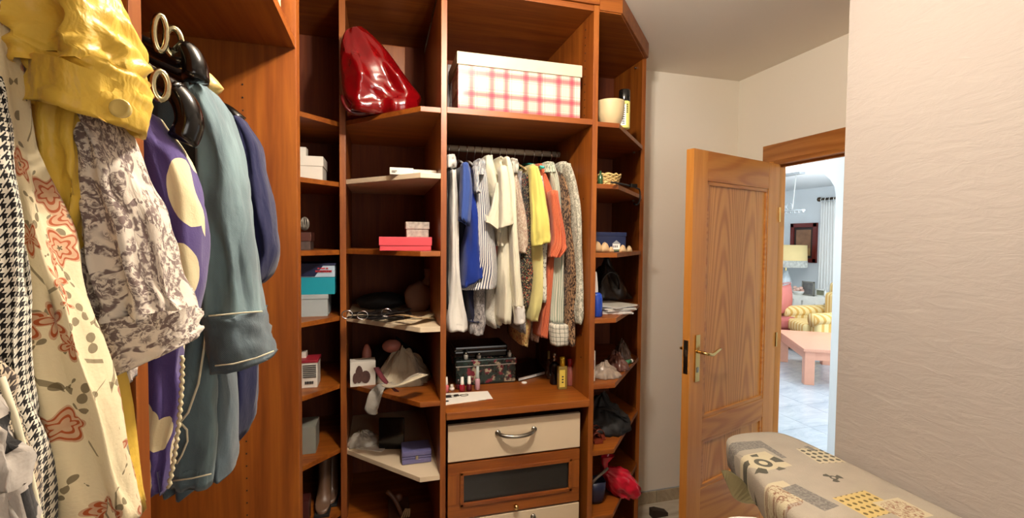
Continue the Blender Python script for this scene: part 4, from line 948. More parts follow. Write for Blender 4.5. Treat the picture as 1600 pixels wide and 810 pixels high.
# nail polish
for k, (px, py, tp, body, cap, lb) in enumerate([
    (697, 613, 589, '#c9686c', '#e6ddcc', 'pink nail polish with white cap at the left edge of the worktop'), (706, 610, 601, '#e5d8cb', '#d9cfc0', 'short pale nail polish bottle left of the dark red ones'),
    (716, 608, 592, '#4a0f16', '#2b1a18', 'dark red nail polish with dark cap'), (722, 612, 589, '#8e1524', '#efe8dc', 'red nail polish with white cap behind the round bottle'),
    (733, 611, 588, '#4e0d16', '#f1ebdf', 'dark red nail polish with tall white cap'), (746, 609, 572, '#b58a93', '#9aa39c', 'tall pinkish glitter bottle with grey cap')]):
    p = P(px, py, z=ZW); h = P(px, tp, y=p.y).z-ZW; t = thing('nail_polish', lb, 'bottle', (p.x, p.y, ZW), group='nail polish bottles')
    bm = B(); lathe(bm, [(.009, 0), (.0115, .002), (.0115, h*.42), (.006, h*.5)], p, 14); obj('bottle_glass', bm, plain('polish_'+body[1:], body, .1), t, smooth=True)
    bm = B(); lathe(bm, [(.0075, 0), (.0078, h*.04), (.0062, h*.5)], (p.x, p.y, ZW+h*.48), 14); obj('bottle_cap', bm, plain('cap_'+cap[1:], cap, .35), t, smooth=True)
p = P(717, 620, z=ZW); t = thing('spectacles', 'small pair of glasses lying on the white leaflet', 'glasses', (p.x, p.y, ZW+.002))
bm = B()
for dx in (-.022, .022): tube(bm, [(p.x+dx+.017*math.cos(a), p.y+.011*math.sin(a), ZW+.0045) for a in [k*math.pi/8 for k in range(16)]], .0014, 6, closed=True)
tube(bm, [(p.x-.005, p.y, ZW+.0045), (p.x+.005, p.y, ZW+.0045)], .0014, 6); obj('spectacle_frame', bm, STEEL, t, smooth=True)
A_, B_, C_, D_ = P(692, 616, z=ZW), P(762, 612, z=ZW), P(770, 624, z=ZW), P(692, 634, z=ZW)
t = thing('white_leaflet', 'white printed leaflet at the front left of the worktop', 'leaflet', ((A_.x+C_.x)/2, (A_.y+C_.y)/2, ZW))
pl_ = [(max(q.x, D1+.002), q.y) for q in (D_, C_, B_, A_)]
obj('paper', prism(B(), pl_, ZW+.0002, ZW+.0018), plain('white_paper', '#f0ebdf', .6, var=.02), t)
bm = B()
for a, b, c, e in ((697, 704, 618, 623), (709, 716, 617, 621)): q0, q1 = P(a, e, z=ZW), P(b, c, z=ZW); box(bm, q0.x, q1.x, q0.y, q1.y, ZW+.0018, ZW+.0022)
c = P(698, 628, z=ZW); lathe(bm, [(.001, ZW+.0018), (.009, ZW+.0018), (.009, ZW+.0022), (.001, ZW+.0022)], (c.x, c.y, 0), 14); obj('printed_logo', bm, M_inkk, t)
bm = B(); q0, q1 = P(748, 627, z=ZW), P(760, 624, z=ZW); box(bm, q0.x, q1.x, q0.y, q0.y+.003, ZW+.0018, ZW+.0022); obj('printed_line', bm, plain('grey_ink', '#9a968c', .6), t)
bm = B(); q0, q1 = P(760, 626, z=ZW), P(767, 622, z=ZW); box(bm, q0.x, q1.x, q0.y, q0.y+.006, ZW+.0018, ZW+.0022); obj('printed_mark', bm, M_inkr, t)
p = P(819, 599, z=ZW); t = thing('cotton_pad', 'white cotton pad lying alone on the worktop', 'pad', (p.x, p.y, ZW)); bm = B(); lathe(bm, [(.001, 0), (.012, .0), (.013, .003), (.010, .006), (.001, .006)], (p.x, p.y, ZW), 16); obj('pad', bm, WHITE, t, smooth=True)
A_, B_, C_, D_ = P(810, 597, z=ZW), P(852, 586, z=ZW), P(838, 566, z=ZW), P(800, 578, z=ZW)
t = thing('notebook', 'dark notebook with white pages in front of the dark bottles', 'book', ((A_.x+C_.x)/2, (A_.y+C_.y)/2, ZW))
pl_ = [(q.x, q.y) for q in (A_, B_, C_, D_)]; cx_, cy_ = sum(q[0] for q in pl_)/4, sum(q[1] for q in pl_)/4
obj('pages', prism(B(), [(cx_+(a-cx_)*.97, cy_+(b-cy_)*.97) for a, b in pl_], ZW+.003, ZW+.016), WHITE, t)
obj('back_cover', prism(B(), pl_, ZW, ZW+.003, .0008), BLACK, t); obj('front_cover', prism(B(), pl_, ZW+.016, ZW+.020, .0008), BLACK, t)
for k, (px, py, tp, r_, sq, c1, cc, cr, lb) in enumerate([
    (878, 608, 558, .020, 1, '#a88c46', '#c9a227', .4, 'square perfume bottle with gold cap and yellow label'), (890, 602, 561, .017, 0, '#b1665c', '#9c1c22', .3, 'pinkish perfume bottle with red cap by the side panel'),
    (866, 600, 552, .021, 0, '#141219', '#2a2530', .35, 'tall dark bottle with silvery ball stopper'), (857, 592, 549, .010, 0, '#5a4034', '#8d8352', .35, 'slim brown bottle with olive cap beside the dark bottle')]):
    p = P(px, py, z=ZW); h = P(px, tp, y=p.y).z-ZW; t = thing('perfume_bottle', lb, 'bottle', (p.x, p.y, ZW), group='perfume bottles on the worktop')
    gm_ = NT('perfume_glass_'+c1[1:]); gm_.put(gm_.b.inputs['Base Color'], srgb(c1)); gm_.b.inputs['Roughness'].default_value = .06; gm_.b.inputs['Transmission Weight'].default_value = .35; bm = B()
    hb = h*.72
    if sq: box(bm, p.x-r_, p.x+r_, p.y-r_*.6, p.y+r_*.6, ZW, ZW+hb, .006)
    else: lathe(bm, [(r_*.9, 0), (r_, .004), (r_, hb*.85), (r_*.5, hb)], p, 18)
    obj('bottle_glass', bm, gm_.m, t, smooth=not sq)
    bm = B()
    if k == 2: lathe(bm, [(r_*.4, 0), (r_*.4, .012), (r_*.25, .016), (r_*.45, .024), (r_*.5, .032), (r_*.35, .04), (.001, .043)], (p.x, p.y, ZW+hb), 14)
    else: lathe(bm, [(r_*.55, 0), (r_*.6, .002), (r_*.6, h-hb), (.001, h-hb+.001)], (p.x, p.y, ZW+hb), 14)
    obj('bottle_cap', bm, STEEL if k == 2 else plain('cap_'+cc[1:], cc, .25, .5 if k == 0 else 0), t, smooth=True)
    if k == 0:
        o = obj('bottle_label', bx(p.x-r_*.8, p.x+r_*.45, p.y-r_*.6-.0008, p.y-r_*.6+.001, ZW+.012, ZW+hb*.85), plain('yellow_label', '#d8c050', .5), t)
        bm = B()
        for i in range(3): box(bm, p.x-r_*.3, p.x+r_*.1, p.y-r_*.6-.0012, p.y-r_*.6, ZW+.03+i*.012, ZW+.036+i*.012)
        obj('label_print', bm, M_inkk, o)
# ------------------------------------------------------------------ things on the end shelves
z = SC[0]; p = P(952, 191, z=z+.001); y = 1.80
cx_ = P(953, 180, y=y).x; r_ = (P(973, 160, y=y).x-P(933, 160, y=y).x)/2; h = P(953, 160, y=y).z-z
t = thing('cream_bowl', 'cream stoneware bowl on the top end shelf', 'bowl', (cx_, y, z))
bm = B(); lathe(bm, [(.001, 0), (r_*.5, 0), (r_*.68, h*.1), (r_*.94, h*.48), (r_, h*.92), (r_*1.02, h), (r_*.96, h), (r_*.9, h*.85), (r_*.75, h*.4), (r_*.4, h*.14), (.001, h*.12)], (cx_, y, z), 28)
obj('bowl_body', bm, plain('cream_stoneware', '#c6b288', .45, var=.06), t, smooth=True)
y = 1.80; cx_ = P(975, 190, y=y).x; h = P(976, 141, y=y).z-z; r_ = (P(983, 170, y=y).x-P(967, 170, y=y).x)/2
t = thing('spray_can', 'yellow and white spray can with black cap beside the bowl', 'can', (cx_, y, z))
bm = B(); lathe(bm, [(r_*.95, 0), (r_, .003), (r_, h*.68), (r_*.85, h*.71), (.001, h*.71)], (cx_, y, z), 20); obj('can_body', bm, plain('pale_yellow_tin', '#d9cf72', .3, var=.03), t, smooth=True)
bm = B(); lathe(bm, [(r_*.97, h*.69), (r_*.99, h*.7), (r_*.96, h*.98), (r_*.85, h), (.001, h)], (cx_, y, z), 20); obj('can_cap', bm, BLACK, t, smooth=True)
bm = B(); rings = [[Vector((cx_+rr_*math.cos(a), y+rr_*math.sin(a), z+zz)) for zz in (h*.06, h*.6) for a in ([R(180+80*i/8) for i in range(9)] if zz < h*.3 else [R(260-80*i/8) for i in range(9)])] for rr_ in (r_*1.002, r_*1.02)]
loft(bm, rings, True, True); o = obj('white_label', bm, WHITE, t)
bm = B()
for i in range(5):
    a = R(268-0*i); box(bm, cx_-.002+.0, cx_+.004, y-r_*1.03, y-r_*.98, z+h*(.38+.05*i), z+h*(.41+.05*i))
for i in range(8): box(bm, cx_-r_*.75, cx_-r_*.35, y-r_*.98, y-r_*.6, z+h*(.1+.055*i), z+h*(.115+.055*i))
obj('label_print', bm, M_inkk, o)
# wicker basket
z = SC[1]; y = 1.80; cx_ = P(948, 280, y=y).x; r_ = (P(967, 275, y=y).x-P(931, 275, y=y).x)/2
WICK = plain('straw_wicker', '#c0a468', .7, var=.3, sc=50)
t = thing('wicker_basket', 'small pale straw basket on the second end shelf', 'basket', (cx_, y, z))
bm = B(); lathe(bm, [(.001, 0), (r_*.75, 0), (r_*.95, .022), (r_*.85, .022), (r_*.6, .006), (.001, .005)], (cx_, y, z+.001), 20); obj('basket_base', bm, WICK, t, smooth=True)
for k in range(6):
    bm = B(); tube(bm, [(cx_+r_*(.80+.05*k)*math.cos(a)+.002*math.sin(9*a+k*3), y+r_*(.80+.05*k)*math.sin(a), z+.007+.0075*k+.0032*math.sin(11*a+k*math.pi)) for a in [i*math.pi/22 for i in range(44)]], .0046, 6, closed=True); obj('wicker_strand', bm, WICK, t, smooth=True)
for k in range(3):
    bm = B(); tube(bm, bez((cx_-r_*.7+.02*k, y-.03+.02*k, z+.03), (cx_-.01, y-.02+.02*k, z+.066), (cx_+.01, y+.02*k, z+.06), (cx_+r_*.8-.01*k, y+.02*k, z+.034), 10), .004, 6); obj('wicker_strand', bm, WICK, t, smooth=True)
y2 = 1.775; c = P(931, 280, y=y2); t = thing('green_bottle', 'small dark green bottle at the left of the straw basket', 'bottle', (c.x+.006, y2-.03, z)); bm = B(); lathe(bm, [(.009, 0), (.01, .002), (.01, .035), (.004, .042), (.004, .055), (.001, .056)], (c.x+.006, y2-.03, z), 12); obj('bottle_glass', bm, plain('green_glass', '#2c4a2c', .15), t, smooth=True)
# cable hanging over the shelf tip
t = thing('charger_cable', 'black cable looping over the tip of the second end shelf', 'cable', (*P(990, 292, z=z).xy, z))
y = 2.06; bm = B(); tube(bm, bez(P(955, 285, z=z+.004), P(972, 287, z=z+.006), P(988, 291, z=z+.006), P(999, 296, y=2.0), 10)+bez(P(1000, 300, y=2.0), P(1001, 312, y=2.0), P(998, 326, y=2.01), P(990, 318, y=2.03), 10), .004, 8); obj('cable', bm, BLACKM, t, smooth=True)
bm = B(); q = P(989, 292, z=z+.004); box(bm, q.x-.016, q.x+.016, q.y-.01, q.y+.01, z, z+.016, .004); obj('plug', bm, BLACK, t)
# tin with house picture and shells
z = SC[2]; y = 1.83; a, b = P(930, 390, y=y).x, P(978, 390, y=y).x; zt = P(954, 363, y=y).z
t = thing('blue_tin', 'dark blue tin with a painted white house on the third end shelf', 'tin', ((a+b)/2, y+.05, z))
NAVT = plain('navy_tin', '#1d2748', .25, var=.1)
part('tin_body', t, NAVT, a, b, y, y+.10, z, zt-.016, bev=.006); part('tin_lid', t, NAVT, a-.002, b+.002, y-.002, y+.102, zt-.018, zt, bev=.004)
q = a+(b-a)*.56; o = part('painted_house', t, WHITE, q, q+(b-a)*.24, y-.0012, y+.002, z+.012, z+.036, bev=0)
bm = B(); prism(bm, [(0, 0), (1, 0), (.5, 1)], 0, 1)
for v_ in bm.verts: v_.co = Vector((q-.004+v_.co.x*((b-a)*.24+.008), y-.0014+v_.co.z*.002, z+.036+v_.co.y*.016))
obj('painted_roof', bm, plain('grey_slate', '#8a8e90', .5), o)
bm = B()
for i in range(3): box(bm, q+.003+i*.008, q+.007+i*.008, y-.0016, y, z+.02, z+.03)
obj('painted_windows', bm, M_inkk, o)
part('painted_trees', t, plain('dull_green', '#5d6a4c', .5, var=.5, sc=80), a+(b-a)*.04, b-(b-a)*.04, y-.0008, y+.002, z+.004, z+.014, bev=0)
SH = plain('beige_shell', '#c8a87c', .5, var=.2, sc=30)
for k, (px, rr_) in enumerate([(933, .025), (945, .023), (955, .013), (973, .017), (983, .015)]):
    yy = y-.03 if k < 3 else y-.005+.05*(k-3)
    c = P(px, 390, y=yy); t = thing('seashell', ['large beige shell at the left end in front of the blue tin', 'round beige shell second from left in front of the tin', 'pale shell under the painted trees of the tin', 'small shell by the right corner of the blue tin', 'small brown shell near the end panel beside the tin'][k], 'shell', (c.x, yy, z), group='shells on the third end shelf')
    bm = B(); rings = []
    for i in range(7):
        tt = i/6; rr2 = rr_*math.sin(math.pi*(.08+.84*tt))
        rings.append([(c.x-rr_+2*rr_*tt, yy+.7*rr2*math.cos(2*math.pi*j/14)*(1+.08*math.sin(5*j)), z+rr2*.95*(1+math.sin(2*math.pi*j/14)*(1+.06*(j % 2)))) for j in range(14)])
    loft(bm, rings, True, True); obj('shell', bm, SH, t, smooth=True)
# bottle, magazines, dark pile
z = SC[3]; y = 1.775; cx_ = P(933, 490, y=y).x; h = P(932, 425, y=y).z-z
t = thing('lotion_bottle', 'white and royal blue lotion bottle on the fourth end shelf', 'bottle', (cx_, y, z))
bm = B()
def oval(bm, prof, c, ry): 
    rings = [[(c[0]+r_*math.cos(2*math.pi*k/18), c[1]+r_*ry*math.sin(2*math.pi*k/18), c[2]+zz) for k in range(18)] for r_, zz in prof]; return loft(bm, rings, True, True)
oval(bm, [(.012, h*.5), (.017, h*.55), (.014, h*.75), (.010, h*.95), (.008, h)], (cx_-.008, y+.012, z), .7); obj('bottle_neck', bm, WHITEP, t, smooth=True)
bm = B(); oval(bm, [(.020, 0), (.023, .004), (.023, h*.40), (.019, h*.50), (.010, h*.54)], (cx_, y, z), .7); obj('bottle_body', bm, plain('royal_blue_plastic', '#1c3f9e', .25), t, smooth=True)
MAGC = ['#d6d2c8', '#6a5f5a', '#b8b09c', '#3a3a3c', '#cfcabc']
for k in range(5):
    c = P(957, 488, z=z+.004); t = thing('magazine', ['pale magazine at the bottom of the fourth shelf pile', 'brownish magazine second from the bottom of the pile', 'beige magazine in the middle of the pile', 'dark magazine second from the top of the pile', 'pale magazine on top of the fourth shelf pile'][k], 'magazine', (c.x+.02, 1.90, z+.007*k), R(-12+9*k-(k % 2)*16), 'magazines on the fourth end shelf')
    obj('pages', bx(-.075, .075, -.088, .088, .0006, .0054), WHITE, t, local=True); obj('cover', bx(-.076, .076, -.089, .089, .0054, .0066), plain('magazine_'+MAGC[k][1:], MAGC[k], .3, var=.3, sc=25), t, local=True)
t = thing('dark_handbag', 'slumped black handbag on the magazines of the fourth end shelf', 'bag', (1.05, 2.10, z+.036)); bm = B(); heap(bm, 1.06, 2.09, z+.036, .13, .11, .17, 21, sharp=1.2); obj('bag_body', bm, LEA, t, smooth=True)
bm = B(); tube(bm, bez((1.0, 2.0, z+.10), (.99, 1.95, z+.2), (1.08, 1.95, z+.2), (1.1, 2.0, z+.09), 12), .005, 6); obj('bag_handle', bm, LEA, t, smooth=True)
# crumpled packets
z = SC[4]
for k, (px, py, rx, ry, rz, col, lb) in enumerate([(945, 570, .07, .06, .055, '#8f7f70', 'crumpled greyish plastic packet at the front of the fifth end shelf'), (962, 560, .06, .07, .07, '#5d3a30', 'brown red packet in the middle of the fifth end shelf'), (972, 548, .05, .05, .095, '#4a3a32', 'dark packet standing at the back of the fifth end shelf')]):
    y = 1.83+.10*k; c = P(px, py, y=y)
    t = thing('crumpled_packet', lb, 'packet', (c.x, y, z), group='packets on the fifth end shelf'); bm = B(); heap(bm, c.x, y, z+.001, rx, ry, rz, 31+k*3, sharp=1.5); obj('packet', bm, plain('packet_'+col[1:], col, .25, var=.6, sc=35), t, smooth=True)
pbox('pill_box', 'little white box with blue print on the fifth end shelf', 922, 931, 549, z, 1.765, .03, m_wcard)
strokes(bpy.data.objects['pill_box'], [(.3, .8, .4, .7)], M_inkb)
c = P(978, 548, y=1.97); t = thing('green_tube', 'small green and white tube at the right of the packets', 'tube', (c.x, 1.97, z)); bm = B(); tube(bm, [(c.x-.03, 1.95, z+.012), (c.x+.03, 1.98, z+.012)], [.012, .010], 10); obj('tube_body', bm, plain('green_plastic', '#4f9a72', .3), t, smooth=True)
bm = B(); tube(bm, [(c.x+.03, 1.98, z+.012), (c.x+.042, 1.986, z+.012)], .009, 10); obj('tube_cap', bm, WHITEP, t, smooth=True)
# dark scarves, sandals
z = SC[5]
t = thing('black_scarf', 'heap of black scarf on the sixth end shelf', 'scarf', (1.0, 1.95, z)); c = P(955, 690, z=z); bm = B(); heap(bm, c.x+.03, 1.95, z+.001, .14, .13, .14, 41, sharp=1.2); obj('heap', bm, BLACKM, t, smooth=True)
for k in range(3):
    bm = B(); strap(bm, bez((c.x-.02+.02*k, 1.9, z+.11-.02*k), (c.x+.04+.02*k, 1.86, z+.13-.03*k), (c.x+.09+.02*k, 1.86+.02*k, z+.06), (c.x+.13+.015*k, 1.90+.03*k, z+.03+.006*k), 12), .03, .003); obj('scarf_end', bm, BLACKM, t, smooth=True)
BRR = plain('red_brown_leather', '#6b2a18', .35, var=.2); c = P(936, 693, z=z)
for k in range(2):
    t = thing('sandal', ['red brown strappy sandal at the front of the sixth end shelf', 'second red brown sandal tucked behind the first one'][k], 'sandal', (c.x+.012*k, c.y+.03+.03*k, z), group='sandals on the sixth end shelf')
    x, y = c.x-.005+.028*k, c.y+.06+.03*k
    bm = B(); prism(bm, [(x-.02, y-.07), (x+.02, y-.07), (x+.026, y-.03), (x+.018, y+.02), (x+.018, y+.09), (x-.018, y+.09), (x-.018, y+.02), (x-.026, y-.03)], z, z+.012, .003); obj('sole', bm, BRR, t)
    for j in range(3):
        yy = y-.045+.035*j; bm = B(); strap(bm, bez((x-.024, yy, z+.012), (x-.02, yy, z+.05+.006*j), (x+.02, yy, z+.05+.006*j), (x+.024, yy, z+.012), 8), .012, .002); obj('strap', bm, BRR, t, smooth=True)
# navy bag and red plastic bag
z = SC[6]
t = thing('navy_bag', 'small navy bag with grey handle on the lowest end shelf', 'bag', (.9, 1.84, z)); c = P(934, 775, y=1.80)
bm = B(); rings = [[(c.x+rx*math.copysign(abs(math.cos(a))**.7, math.cos(a)), 1.83+ry*math.copysign(abs(math.sin(a))**.7, math.sin(a)), z+zz+.004*math.sin(3*a)*(zz > .05)) for a in [2*math.pi*k/20 for k in range(20)]] for rx, ry, zz in ((.028, .03, .002), (.036, .038, .02), (.042, .042, .06), (.046, .04, .095), (.042, .036, .095), (.036, .032, .05))]
loft(bm, rings, True, True); obj('bag_body', bm, plain('navy_nylon', '#20233c', .4, var=.2), t, smooth=True)
bm = B(); tube(bm, bez((c.x-.03, 1.80, z+.095), (c.x-.02, 1.78, z+.135), (c.x+.02, 1.78, z+.15), (c.x+.045, 1.80, z+.155), 10), .006, 8); obj('bag_handle', bm, plain('grey_webbing', '#6f6258', .6), t, smooth=True)
t = thing('red_plastic_bag', 'shiny red plastic bag bulging off the lowest end shelf', 'bag', (1.03, 1.90, z))
RP = plain('red_plastic_film', '#b8122a', .18, var=.2)
bm = B(); rr = catmull([(938, 738, 950, 730, .03), (943, 752, 966, 730, .05), (952, 770, 980, 733, .07), (962, 776, 990, 745, .075), (975, 778, 997, 757, .06), (988, 777, 999, 766, .035), (993, 775, 998, 770, .012)], 4); rings = []
for i, q in enumerate(rr):
    L, Q = P(q[0], q[1], y=1.86), P(q[2], q[3], y=1.86); c = (L+Q)/2; hh = (Q-L)/2; ring = []
    for k in range(30):
        a = 2*math.pi*k/30; nz = abs(mnoise.noise(Vector((math.cos(a)*2.4, math.sin(a)*2.4, i*.16))))
        p = c+hh*math.cos(a)*(1.05-.5*nz)+Vector((0, q[4]*math.sin(a)*(1.1-.9*nz), 0)); p.z = max(p.z, z+.001) if p.y > 1.80 else p.z; ring.append(p)
    rings.append(ring)
loft(bm, rings, True, True); obj('bag_film', bm, RP, t, smooth=True)
bm = B(); rings = [[P(a, b, y=1.84)+Vector((rr_*math.cos(2*math.pi*k/10), rr_*.5*math.sin(2*math.pi*k/10), 0)) for k in range(10)] for a, b, rr_ in ((946, 742, .016), (947, 733, .010), (945, 724, .016), (950, 713, .034))]
loft(bm, rings, True, False); obj('bag_neck', bm, RP, t, smooth=True)
# ------------------------------------------------------------------ ironing board
ZB = .92
t = thing('ironing_board', 'ironing board under a beige patchwork cover along the textured wall', 'ironing board', (1.2, .6, 0))
s = NT('patchwork_cover'); v = s.coord(); ux, uy, uz = s.sep(v)
base = s.mix(s.noise(v, 14, 3), srgb('#a1988a'), srgb('#b9af9c')); col = base
OX, OY = 1.2, .6
def rmask(cx, cy, hx, hy, a):
    ca, sa = math.cos(a), math.sin(a); dx = s.math('SUBTRACT', ux, cx-OX); dy = s.math('SUBTRACT', uy, cy-OY)
    qx = s.math('ADD', s.math('MULTIPLY', dx, ca), s.math('MULTIPLY', dy, sa)); qy = s.math('SUBTRACT', s.math('MULTIPLY', dy, ca), s.math('MULTIPLY', dx, sa))
    return s.math('MULTIPLY', s.math('LESS_THAN', s.math('ABSOLUTE', qx), hx), s.math('LESS_THAN', s.math('ABSOLUTE', qy), hy)), qx, qy
def patch(p0, p1, p2, colr, fn=None):
    """print whose corners p0 -> p1 is one edge and p1 -> p2 the next, in picture points on the board top"""
    a, b, c = (P(*q, z=ZB) for q in (p0, p1, p2)); e = b-a; g_ = c-b; ang = math.atan2(e.y, e.x); ctr = (a+c)/2
    m, qx, qy = rmask(ctr.x, ctr.y, e.length/2, abs(-g_.x*math.sin(ang)+g_.y*math.cos(ang))/2, ang)
    if fn: m = s.math('MULTIPLY', m, fn(qx, qy, e.length/2))
    return s.mix(m, globals()['col'], colr)
GREY = s.mix(s.step(s.noise(v, 160, 2), .4, .6), srgb('#74716a'), srgb('#8d8980'))
PALEP = srgb('#c9bf9f'); DK = srgb('#575548')
def ringf(fx): return lambda qx, qy, L: fx(qx, qy, L)
def dots(per, r): 
    def f(qx, qy, L):
        a = s.math('SUBTRACT', s.math('FRACT', s.math('ADD', s.math('DIVIDE', qx, per), 50)), .5); b = s.math('SUBTRACT', s.math('FRACT', s.math('ADD', s.math('DIVIDE', qy, per), 50)), .5)
        return s.math('LESS_THAN', s.math('ADD', s.math('MULTIPLY', a, a), s.math('MULTIPLY', b, b)), r)
    return f
def flower(n, r0, r1):
    def f(qx, qy, L):
        d = s.math('DIVIDE', s.math('SQRT', s.math('ADD', s.math('MULTIPLY', qx, qx), s.math('MULTIPLY', qy, qy))), L); an = s.math('ARCTAN2', qy, qx)
        pet = s.math('GREATER_THAN', s.math('COSINE', s.math('MULTIPLY', an, n)), .25)
        outer = s.math('MULTIPLY', pet, s.math('MULTIPLY', s.math('GREATER_THAN', d, r0), s.math('LESS_THAN', d, r1)))
        inner = s.math('LESS_THAN', s.math('ABSOLUTE', s.math('SUBTRACT', d, .26)), .09)
        return s.math('MAXIMUM', outer, inner)
    return f
def feather(qx, qy, L):
    w1 = s.noise(s.map(v, (60, 60, 1), rot=(0, 0, .7)), 1, 4, .7, 2.2)
    return s.math('MULTIPLY', s.step(w1, .44, .6), s.math('LESS_THAN', s.math('SQRT', s.math('ADD', s.math('MULTIPLY', qx, qx), s.math('MULTIPLY', qy, qy))), L))
col = patch((1135, 692), (1190, 689), (1228, 716), GREY)
col = patch((1152, 705), (1195, 700), (1230, 722), base)
col = patch((1160, 712), (1205, 704), (1228, 730), PALEP)
col = patch((1155, 716), (1207, 704), (1232, 732), DK, flower(5, .55, .98))
col = patch((1236, 702), (1275, 700), (1330, 722), PALEP)
col = patch((1236, 702), (1275, 700), (1330, 722), DK, dots(.022, .10))
col = patch((1255, 698), (1262, 697), (1277, 704), GREY)
col = patch((1185, 758), (1232, 750), (1262, 782), PALEP)
col = patch((1185, 760), (1228, 750), (1256, 790), srgb('#86604a'), feather)
col = patch((1226, 762), (1248, 755), (1306, 793), GREY)
col = patch((1284, 742), (1312, 738), (1322, 752), DK, flower(3, .3, .8))
col = patch((1312, 776), (1362, 764), (1400, 800), srgb('#cdb676'))
col = patch((1312, 776), (1362, 764), (1400, 800), srgb('#6f5f34'), dots(.020, .075))
col = patch((1362, 786), (1402, 778), (1460, 806), PALEP)
col = patch((1366, 788), (1404, 780), (1456, 806), srgb('#96705a'), feather)
col = patch((1392, 750), (1398, 748), (1462, 783), DK, dots(.018, .06))
s.bump(s.math('ADD', s.noise(v, 300, 2), s.math('MULTIPLY', s.noise(v, 9, 3), 2.5)), .35, .006)
COVER = s.fin(col, .85)
# outline (counter-clockwise from the far right corner), left edge flares towards the camera
LE = [(1.40, 1.02), (1.398, 1.16), (1.394, 1.25), (1.378, 1.305), (1.335, 1.334), (1.25, 1.346), (1.19, 1.342), (1.150, 1.322), (1.118, 1.265), (1.075, 1.14), (1.03, 1.03), (1.0, .92), (.985, .80), (.98, .55), (.98, .1), (1.03, .02), (1.36, .02), (1.396, .1), (1.396, .6)]
LE = [Vector((a, b, 0)) for a, b, in [(q[0], q[1]) for q in catmull(LE+[LE[0]], 3)[:-1]]]
cen = Vector((1.2, .6, 0)); n = len(LE)
def inset(d):
    o = []
    for i in range(n):
        tg = (LE[(i+1) % n]-LE[i-1]).normalized(); nr = Vector((tg.y, -tg.x, 0)); o.append(LE[i]+nr*d)
    return o
sgn = 1 if (inset(.01)[30]-cen).length > (LE[30]-cen).length else -1
rings = []
for d, zz in ((-.03, ZB), (-.012, ZB-.002), (-.003, ZB-.010), (0, ZB-.020)):
    rings.append([p+Vector((0, 0, zz)) for p in inset(sgn*d)])
for i in range(5):                                   # gathered skirt of the cover
    tt = (i+1)/5; ring = []
    for k, p in enumerate(inset(sgn*(.004*math.sin(tt*3)-.012*tt))):
        lf = 1.0 if p.x < 1.3 else .15
        nose = 1+.9*math.exp(-((k-26)/5.0)**2)
        wv = (.004*math.sin(k*2.4)+.006*mnoise.noise(Vector((k*.8, tt*2, 1))))*tt
        tg = (p-cen).normalized(); ring.append(Vector((min(p.x+tg.x*wv*lf, 1.399), p.y+tg.y*wv*lf, ZB-.02-.055*tt*lf*nose*(1+.12*math.sin(k*1.3)))))
    rings.append(ring)
bm = B(); V_ = loft(bm, rings, False, False)
f = bm.faces.new([v_ for v_ in bm.verts[:n]])
bmesh.ops.recalc_face_normals(bm, faces=bm.faces)
obj('board_cover', bm, COVER, t, smooth=True)
bm = B(); prism(bm, [(p.x, p.y) for p in inset(sgn*-.012)], ZB-.035, ZB-.008); obj('board_plate', bm, STEEL, t)
# underlay flap hanging out below the cover at the nose
bm = B(); FLAP = plain('olive_felt', '#5d5335', .95); rings = []
for (px, py, qx, qy) in catmull([(1128, 738, 1131, 746), (1140, 738, 1138, 762), (1160, 752, 1146, 778), (1178, 772, 1160, 786), (1198, 786, 1180, 788), (1206, 790, 1198, 790)], 3):
    a, b = P(px, py, y=1.19-.001*(px-1128)), P(qx, qy, y=1.17-.001*(px-1128)); rings.append([a, a+Vector((.004, .008, 0)), b+Vector((.004, .008, 0)), b])
loft(bm, rings, True, True); bmesh.ops.recalc_face_normals(bm, faces=bm.faces); obj('felt_underlay', bm, FLAP, t)
for a, b in (((1.06, 1.0), (1.2, .15)), ((1.34, 1.0), (1.2, .15))):
    bm = B(); tube(bm, [(a[0], .25, .02), (1.2, .62, .48), (1.2, .98, ZB-.035)], .011, 8); obj('leg', bm, STEEL, t, smooth=True)
    bm = B(); tube(bm, [(a[0], 1.05, .02), (1.2, .66, .46), (1.2, .2, ZB-.035)], .011, 8); obj('leg', bm, STEEL, t, smooth=True)
for y in (.25, 1.05):
    bm = B(); tube(bm, [(1.02, y, .013), (1.38, y, .013)], .013, 8); obj('foot_bar', bm, STEEL, t, smooth=True)
t = thing('white_laundry_sack', 'white stuffed laundry sack standing beside the ironing board', 'sack', (.93, .90, 0))
c = P(1195, 801, y=.88); hz = c.z; bm = B(); rings = []
for q in catmull([(.10, 0), (.135, .03), (.14, .3), (.13, hz*.6), (.115, hz*.85), (.09, hz*.95), (.055, hz*.99), (.01, hz)], 4):
    rings.append([(c.x-.06+q[0]*math.cos(a)*(1+.08*math.sin(3*a+q[1]*9)), .84+q[0]*math.sin(a)*(1+.06*math.sin(5*a+q[1]*5)), max(0, q[1])) for a in [2*math.pi*k/32 for k in range(32)]])
loft(bm, rings, True, True); obj('sack_body', bm, cloth('white_sack_cotton', '#dedad0', crease=.5), t, smooth=True)
# little dark doorstop on the floor by the back wall
c = P(1029, 806, z=.0); t = thing('door_wedge', 'small dark brown wedge on the floor by the skirting', 'wedge', (c.x, c.y, 0))
bm = B(); prism(bm, [(-.05, 0), (.05, 0), (.05, .02), (-.02, .045), (-.05, .045)], -.02, .02)
for v_ in bm.verts: v_.co = Vector((c.x+v_.co.x, c.y+v_.co.z, v_.co.y))
obj('wedge', bm, plain('dark_rubber', '#2a1d12', .6), t)
# ------------------------------------------------------------------ living room beyond the doorway
XF = 7.5
def wallpt(px, py, x): return P(px, py, x=x)
